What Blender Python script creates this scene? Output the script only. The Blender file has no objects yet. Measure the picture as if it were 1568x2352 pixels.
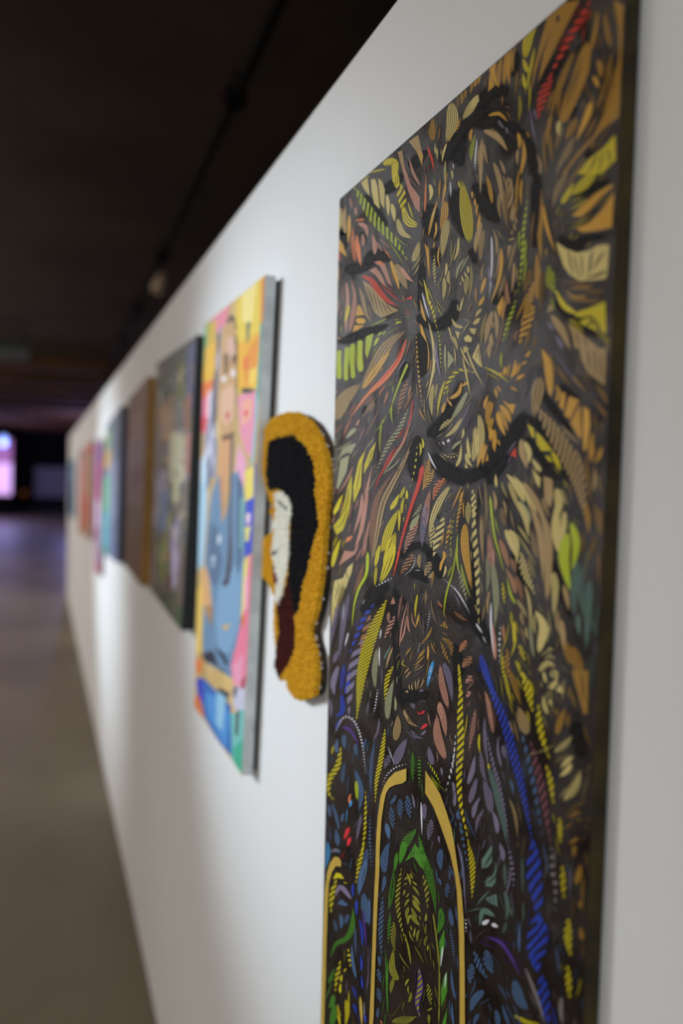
import bpy, bmesh, math, random
import numpy as np
from mathutils import Vector, Matrix
random.seed(7)
SC = bpy.context.scene
COL = SC.collection

# ------------------------------------------------------------------ camera
F = 28.0 / 36.0 * 2352.0            # focal length in pixels of the 1568 x 2352 frame
CX, CY = 784.0, 1176.0
CAM_D, CAM_H = 0.32, 1.50            # distance to the display wall, height above the floor
yv = Vector(((95 - CX) / F, (1088 - CY) / F, 1.0)).normalized()      # along the wall (world +Y)
gx, gy = -0.030, 1.0
gv = Vector((gx, gy, -(gx * yv.x + gy * yv.y) / yv.z)).normalized()  # plumb line (world -Z)
zv = -gv
xv = yv.cross(zv).normalized()                                       # into the wall (world +X)
CAM = Vector((-CAM_D, 0.0, CAM_H))
def to_world(c):
    return Vector((xv.dot(c), yv.dot(c), zv.dot(c)))
cam_d = bpy.data.cameras.new('camera')
cam = bpy.data.objects.new('camera', cam_d); COL.objects.link(cam)
bx, by, bz = to_world(Vector((1, 0, 0))), to_world(Vector((0, -1, 0))), to_world(Vector((0, 0, -1)))
cam.matrix_world = Matrix(((bx.x, by.x, bz.x, CAM.x), (bx.y, by.y, bz.y, CAM.y), (bx.z, by.z, bz.z, CAM.z), (0, 0, 0, 1)))
cam_d.sensor_fit = 'VERTICAL'; cam_d.sensor_height = 36.0; cam_d.sensor_width = 24.0; cam_d.lens = 28.0
cam_d.clip_start = 0.02; cam_d.clip_end = 200
cam_d.dof.use_dof = True; cam_d.dof.focus_distance = 0.69; cam_d.dof.aperture_fstop = 2.4
SC.camera = cam
def ray(px, py):
    return to_world(Vector(((px - CX) / F, (py - CY) / F, 1.0)))
def on_x(px, py, x):                 # pixel -> point on the plane X = x
    r = ray(px, py); return CAM + r * ((x - CAM.x) / r.x)
def on_y(px, py, y):
    r = ray(px, py); return CAM + r * ((y - CAM.y) / r.y)
def on_z(px, py, z):
    r = ray(px, py); return CAM + r * ((z - CAM.z) / r.z)

# ------------------------------------------------------------------ world, light, exposure
SC.view_settings.view_transform = 'Standard'; SC.view_settings.look = 'None'
SC.view_settings.gamma = 1.0; SC.view_settings.use_curve_mapping = False
SC.view_settings.exposure = 0.0
w = bpy.data.worlds.new('daylight'); SC.world = w; w.use_nodes = True
w.node_tree.nodes['Background'].inputs[0].default_value = (0.75, 0.87, 1.0, 1)
w.node_tree.nodes['Background'].inputs[1].default_value = 1.0
HALL_X0, HALL_X1, HALL_Y0, HALL_Y1, CEIL = -6.0, 5.0, -4.0, 36.0, 3.30
ADDED_WINDOWS = [(4.0, 6.6), (7.2, 9.8), (10.4, 13.0), (13.6, 16.2)]       # unseen openings added in the left hall wall, for wall light and sheen
WZ0, WZ1 = 1.05, 3.05
WARM, COOL = (1.0, 0.87, 0.74), (0.76, 0.88, 1.0)
def area(name, loc, rot, sx, sy, power, col):
    l = bpy.data.lights.new(name, 'AREA'); l.shape = 'RECTANGLE'; l.size = sx; l.size_y = sy
    l.energy = power; l.color = col
    o = bpy.data.objects.new(name, l); COL.objects.link(o); o.location = loc; o.rotation_euler = rot
    return o
for (a, b) in ADDED_WINDOWS:               # area light added at each assumed, unseen window to light the wall
    area('window_daylight', (HALL_X0 - 0.02, (a + b) / 2, (WZ0 + WZ1) / 2), (0, -math.pi / 2, 0), WZ1 - WZ0, b - a, 30, (1.0, 0.90, 0.82))
area('near_window_fill', (-1.9, HALL_Y0 + 0.02, 1.95), (math.pi / 2, 0, 0), 3.2, 1.9, 85, COOL)   # fill light at an unseen window, added to brighten the side edges
FILL_BATTENS = [(-2.6, y) for y in (-2.2, 0.6, 3.4, 6.2, 9.0, 11.8)] + [(-4.4, y) for y in (2.0, 4.8, 7.6, 10.4)] + [(-1.7, 12.9)]   # unseen fluorescent fittings added for fill and sheen, 2.2 m long, along the hall
FILL_BATTEN_W = 19
POOL_SPOTS = [((-4.2, 3.6, 3.0), (0.0, 1.2, 1.38), 840, 18.5), ((-4.2, 7.2, 3.0), (0.0, 4.35, 1.15), 1250, 23)]  # unseen spotlights added to make pools of light on the display wall
# ------------------------------------------------------------------ helpers
def lin(c):
    return tuple(((v / 255.0) / 12.92 if v / 255.0 <= 0.04045 else (((v / 255.0) + 0.055) / 1.055) ** 2.4) for v in c) + (1.0,)
def mat(name, rgb, rough=0.6, noise=None, bump=None, metal=0.0, spec=0.5, attr=None):
    """rgb in sRGB 0-255; noise = (scale, second rgb); bump = (scale, strength, distance)"""
    m = bpy.data.materials.new(name); m.use_nodes = True
    nt = m.node_tree; b = nt.nodes['Principled BSDF']
    b.inputs['Roughness'].default_value = rough; b.inputs['Metallic'].default_value = metal
    b.inputs['Specular IOR Level'].default_value = spec
    tc = nt.nodes.new('ShaderNodeTexCoord')
    if attr:
        a = nt.nodes.new('ShaderNodeAttribute'); a.attribute_name = attr
        src = a.outputs['Color']
    else:
        r = nt.nodes.new('ShaderNodeRGB'); r.outputs[0].default_value = lin(rgb); src = r.outputs[0]
    if noise:
        n = nt.nodes.new('ShaderNodeTexNoise'); n.inputs['Scale'].default_value = noise[0]; n.inputs['Detail'].default_value = 6
        nt.links.new(tc.outputs['Object'], n.inputs['Vector'])
        rp = nt.nodes.new('ShaderNodeValToRGB'); rp.color_ramp.elements[0].position = 0.35; rp.color_ramp.elements[1].position = 0.68
        nt.links.new(n.outputs['Fac'], rp.inputs['Fac'])
        mx = nt.nodes.new('ShaderNodeMix'); mx.data_type = 'RGBA'
        nt.links.new(rp.outputs['Color'], mx.inputs['Factor']); nt.links.new(src, mx.inputs['A'])
        mx.inputs['B'].default_value = lin(noise[1]); src = mx.outputs['Result']
    nt.links.new(src, b.inputs['Base Color'])
    if bump:
        n = nt.nodes.new('ShaderNodeTexNoise'); n.inputs['Scale'].default_value = bump[0]; n.inputs['Detail'].default_value = 2
        nt.links.new(tc.outputs['Object'], n.inputs['Vector'])
        bp = nt.nodes.new('ShaderNodeBump'); bp.inputs['Strength'].default_value = bump[1]; bp.inputs['Distance'].default_value = bump[2]
        nt.links.new(n.outputs['Fac'], bp.inputs['Height']); nt.links.new(bp.outputs['Normal'], b.inputs['Normal'])
    return m
def emis(name, rgb, strength):
    m = bpy.data.materials.new(name); m.use_nodes = True
    b = m.node_tree.nodes['Principled BSDF']; b.inputs['Base Color'].default_value = lin(rgb)
    b.inputs['Emission Color'].default_value = lin(rgb); b.inputs['Emission Strength'].default_value = strength
    return m
def link(name, me, m, parent=None):
    if m is not None:
        for q in (m if isinstance(m, (list, tuple)) else [m]): me.materials.append(q)
    o = bpy.data.objects.new(name, me); COL.objects.link(o)
    if parent is not None: o.parent = parent
    return o
def tag(o, label=None, cat=None, group=None, kind=None):
    if label: o['label'] = label
    if cat: o['category'] = cat
    if group: o['group'] = group
    if kind: o['kind'] = kind
    return o
def empty(name, loc):
    o = bpy.data.objects.new(name, None); COL.objects.link(o); o.location = loc; o.empty_display_size = 0.05
    return o
def rawmesh(name, v, f):
    me = bpy.data.meshes.new(name); me.from_pydata([tuple(p) for p in v], [], f); me.update(); return me
BOXF = [(0, 3, 2, 1), (4, 5, 6, 7), (0, 1, 5, 4), (1, 2, 6, 5), (2, 3, 7, 6), (3, 0, 4, 7)]
def box_mesh(name, lo, hi, bevel=0.0, org=(0, 0, 0)):
    x0, y0, z0 = (lo[i] - org[i] for i in range(3)); x1, y1, z1 = (hi[i] - org[i] for i in range(3))
    me = rawmesh(name, [(x0, y0, z0), (x1, y0, z0), (x1, y1, z0), (x0, y1, z0), (x0, y0, z1), (x1, y0, z1), (x1, y1, z1), (x0, y1, z1)], BOXF)
    if bevel:
        bm = bmesh.new(); bm.from_mesh(me)
        bmesh.ops.bevel(bm, geom=list(bm.edges), offset=bevel, segments=2, affect='EDGES'); bm.to_mesh(me); bm.free()
    return me
def box(name, lo, hi, m, parent=None, bevel=0.0, org=None):
    if org is None: org = tuple(parent.location) if parent is not None else (0, 0, 0)
    return link(name, box_mesh(name, lo, hi, bevel, org), m, parent)
def tube_mesh(name, pts, r, n=12, org=(0, 0, 0)):
    """round bar through pts; r a number or a list"""
    pts = [Vector(p) - Vector(org) for p in pts]; rr = r if isinstance(r, (list, tuple)) else [r] * len(pts)
    v, f = [], []
    for i, p in enumerate(pts):
        d = (pts[min(i + 1, len(pts) - 1)] - pts[max(i - 1, 0)])
        if d.length < 1e-9: d = Vector((0, 0, 1))
        d.normalize(); a = d.orthogonal().normalized(); b = d.cross(a)
        if i and True:
            a = (pa - d * pa.dot(d)).normalized(); b = d.cross(a)
        pa = a
        for k in range(n):
            t = 2 * math.pi * k / n; v.append(p + (a * math.cos(t) + b * math.sin(t)) * rr[i])
    for i in range(len(pts) - 1):
        for k in range(n):
            f.append((i * n + k, i * n + (k + 1) % n, (i + 1) * n + (k + 1) % n, (i + 1) * n + k))
    f.append(tuple(range(n))[::-1]); f.append(tuple(range((len(pts) - 1) * n, len(pts) * n)))
    me = rawmesh(name, v, f)
    for p in me.polygons: p.use_smooth = len(p.vertices) == 4
    return me
def tube(name, pts, r, m, parent=None, n=12, org=None):
    if org is None: org = tuple(parent.location) if parent is not None else (0, 0, 0)
    return link(name, tube_mesh(name, pts, r, n, org), m, parent)
# ------------------------------------------------------------------ materials of the hall
M_WALL = mat('white_wall_paint', (236, 236, 236), 0.75, noise=(1.3, (230, 230, 229)), bump=(90, 0.12, 0.002))
M_FLOOR = mat('polished_concrete', (126, 114, 94), 0.5, noise=(0.55, (92, 80, 62)), bump=(30, 0.1, 0.003))
M_CEIL = mat('dark_brown_concrete', (76, 57, 32), 0.9, noise=(0.9, (54, 39, 21)), bump=(8, 0.3, 0.01))
M_BEAM = mat('brown_concrete_beam', (104, 66, 36), 0.85, noise=(2.0, (80, 50, 30)))
M_HALL = mat('grey_hall_wall', (120, 112, 102), 0.85, noise=(0.8, (100, 92, 84)))
M_BACK = mat('black_back_wall', (18, 17, 18), 0.8, noise=(2, (12, 12, 13)))
M_BLACK = mat('black_metal', (9, 8, 7), 0.8, noise=(20, (13, 11, 10)), spec=0.1)
M_FRAME = mat('window_frame_metal', (60, 58, 56), 0.4, noise=(9, (50, 48, 46)))
M_GLASS = bpy.data.materials.new('window_glass'); M_GLASS.use_nodes = True
_nt = M_GLASS.node_tree; _nt.nodes.remove(_nt.nodes['Principled BSDF'])
_t = _nt.nodes.new('ShaderNodeBsdfTransparent'); _g = _nt.nodes.new('ShaderNodeBsdfGlossy'); _g.inputs['Roughness'].default_value = 0.03
_mx = _nt.nodes.new('ShaderNodeMixShader'); _mx.inputs[0].default_value = 0.06
_nt.links.new(_t.outputs[0], _mx.inputs[1]); _nt.links.new(_g.outputs[0], _mx.inputs[2]); _nt.links.new(_mx.outputs[0], _nt.nodes['Material Output'].inputs[0])

def struct(o): o['kind'] = 'structure'; return o
struct(box('floor', (HALL_X0, HALL_Y0, -0.2), (HALL_X1, HALL_Y1, 0.0), M_FLOOR))
ceil = struct(box('ceiling', (HALL_X0, HALL_Y0, CEIL), (HALL_X1, HALL_Y1, CEIL + 0.2), M_CEIL))
struct(box('wall_back', (HALL_X0, HALL_Y1, 0), (HALL_X1, HALL_Y1 + 0.2, CEIL), M_BACK))
struct(box('wall_right', (HALL_X1, HALL_Y0, 0), (HALL_X1 + 0.2, HALL_Y1, CEIL), M_HALL))

# left hall wall with added, unseen window openings
bm = bmesh.new()
def add_box(bm, lo, hi):
    vs = [bm.verts.new(p) for p in [(lo[0], lo[1], lo[2]), (hi[0], lo[1], lo[2]), (hi[0], hi[1], lo[2]), (lo[0], hi[1], lo[2]),
                                    (lo[0], lo[1], hi[2]), (hi[0], lo[1], hi[2]), (hi[0], hi[1], hi[2]), (lo[0], hi[1], hi[2])]]
    for q in BOXF: bm.faces.new([vs[i] for i in q])
XL0, XL1 = HALL_X0 - 0.25, HALL_X0
add_box(bm, (XL0, HALL_Y0, 0), (XL1, HALL_Y1, WZ0)); add_box(bm, (XL0, HALL_Y0, WZ1), (XL1, HALL_Y1, CEIL))
ys = [HALL_Y0] + [v for ab in ADDED_WINDOWS for v in ab] + [HALL_Y1]
for i in range(0, len(ys), 2): add_box(bm, (XL0, ys[i], WZ0), (XL1, ys[i + 1], WZ1))
me = bpy.data.meshes.new('wall_left'); bm.to_mesh(me); bm.free()
struct(link('wall_left', me, M_HALL))
for n, (a, b) in enumerate(ADDED_WINDOWS):
    wn = struct(empty('window_%d' % (n + 1), (HALL_X0 - 0.12, (a + b) / 2, WZ0)))  # assumed window, out of view, placed around the added light
    X = HALL_X0 - 0.12
    box('window_frame', (X - .03, a, WZ0), (X + .03, b, WZ0 + .06), M_FRAME, wn); box('window_frame', (X - .03, a, WZ1 - .06), (X + .03, b, WZ1), M_FRAME, wn)
    for k in range(4):
        yy = a + (b - a - .05) * k / 3; box('mullion', (X - .03, yy, WZ0 + .06), (X + .03, yy + .05, WZ1 - .06), M_FRAME, wn)
    for k in range(3):
        yy = a + (b - a - .05) * k / 3; box('pane', (X - .004, yy + .05, WZ0 + .06), (X + .004, yy + (b - a - .05) / 3, WZ1 - .06), M_GLASS, wn)
# near hall wall with an unseen window added behind the camera as fill
bm = bmesh.new(); Yn0, Yn1 = HALL_Y0 - 0.2, HALL_Y0
add_box(bm, (HALL_X0, Yn0, 0), (-3.5, Yn1, CEIL)); add_box(bm, (-0.3, Yn0, 0), (HALL_X1, Yn1, CEIL))
add_box(bm, (-3.5, Yn0, 0), (-0.3, Yn1, 1.0)); add_box(bm, (-3.5, Yn0, 2.9), (-0.3, Yn1, CEIL))
me = bpy.data.meshes.new('wall_near'); bm.to_mesh(me); bm.free(); struct(link('wall_near', me, M_HALL))
wn = struct(empty('window_5', (-1.9, HALL_Y0 - .1, 1.0)))  # added window, out of view, frames the fill light
for x in (-3.5, -2.45, -1.4, -.36): box('mullion', (x, Yn0 + .07, 1.0), (x + .06, Yn0 + .13, 2.9), M_FRAME, wn)
for z in (1.0, 2.84): box('window_frame', (-3.5, Yn0 + .08, z), (-.3, Yn0 + .12, z + .06), M_FRAME, wn)
for x in (-3.44, -2.39, -1.34): box('pane', (x, Yn0 + .096, 1.06), (x + .98, Yn0 + .104, 2.84), M_GLASS, wn)
# a concrete column put in out of view, to shade a band of the display wall
struct(box('trim_1', (-2.45, 3.25, 0), (-1.95, 3.85, CEIL), M_HALL, bevel=0.01))
# the long white display wall
WALL_TOP = 0.5 * (on_x(540, 488, 0).z + on_x(330, 776, 0).z)
WALL_END = on_x(157, 1150, 0).y
wall = struct(box('wall_display', (0.0, -2.5, 0.0), (0.12, WALL_END, WALL_TOP), M_WALL, bevel=0.003))
# ceiling beams across the hall and the dark far end
for k in range(4):
    y = 13.2 + k * 2.1
    struct(box('trim_%d' % (k + 2), (HALL_X0, y, CEIL - 0.18), (HALL_X1, y + 0.42, CEIL), M_BEAM))
for k in range(7):
    y = 21.9 + k * 1.75
    struct(box('trim_%d' % (k + 6), (HALL_X0, y, CEIL - 0.16), (HALL_X1, y + 0.4, CEIL), M_BEAM))

# battens and spotlights added for fill, sheen and light pools, unseen (left of and behind the frame)
M_TUBE = emis('fill_tube', (255, 236, 214), 6.0)
M_WHITE = mat('white_enamel', (220, 218, 212), 0.4, noise=(12, (208, 206, 200)))
for i, (x, y) in enumerate(FILL_BATTENS):
    r = tag(empty('fill_batten', (x, y, CEIL)), 'unseen fluorescent batten added on the ceiling for fill light', 'ceiling light', 'added fill battens above the aisle')
    box('fill_batten_body', (x - .06, y - 1.1, CEIL - .07), (x + .06, y + 1.1, CEIL), M_WHITE, r, bevel=.004)
    tube('fill_tube', [(x, y - 1.05, CEIL - .09), (x, y + 1.05, CEIL - .09)], .014, M_TUBE, r, 10)
    for s_ in (-1, 1): box('tube_holder', (x - .02, y + s_ * 1.06 - .012, CEIL - .11), (x + .02, y + s_ * 1.06 + .012, CEIL - .07), M_WHITE, r)
    l = area('fill_batten_glow', (0, 0, -.12), (0, 0, 0), .12, 2.1, FILL_BATTEN_W, WARM); l.parent = r
M_LENS = emis('spot_lens', (235, 242, 255), 5.0)
for p, aim, power, ang in POOL_SPOTS:
    p = Vector(p); d = (Vector(aim) - p).normalized()
    r = tag(empty('pool_spotlight', p), 'unseen black spotlight added to pool light on the white wall', 'spotlight', 'added spotlights across the aisle')
    link('stem', tube_mesh('stem', [(0, 0, .02), (0, 0, CEIL - p.z)], .012, 8), M_BLACK, r)
    link('lamp_body', tube_mesh('lamp_body', [-d * .12, -d * .11, -d * .02, d * .06], [.02, .04, .055, .06], 20), M_BLACK, r)
    link('lens', tube_mesh('lens', [d * .06, d * .068], [.054, .05], 20), M_LENS, r)
    l = bpy.data.lights.new('spot_beam', 'SPOT'); l.energy = power; l.color = COOL; l.spot_size = math.radians(ang); l.spot_blend = 1.0; l.shadow_soft_size = .12
    o = bpy.data.objects.new('spot_beam', l); COL.objects.link(o); o.parent = r; o.location = d * .08; o.rotation_euler = d.to_track_quat('-Z', 'Y').to_euler()
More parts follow.
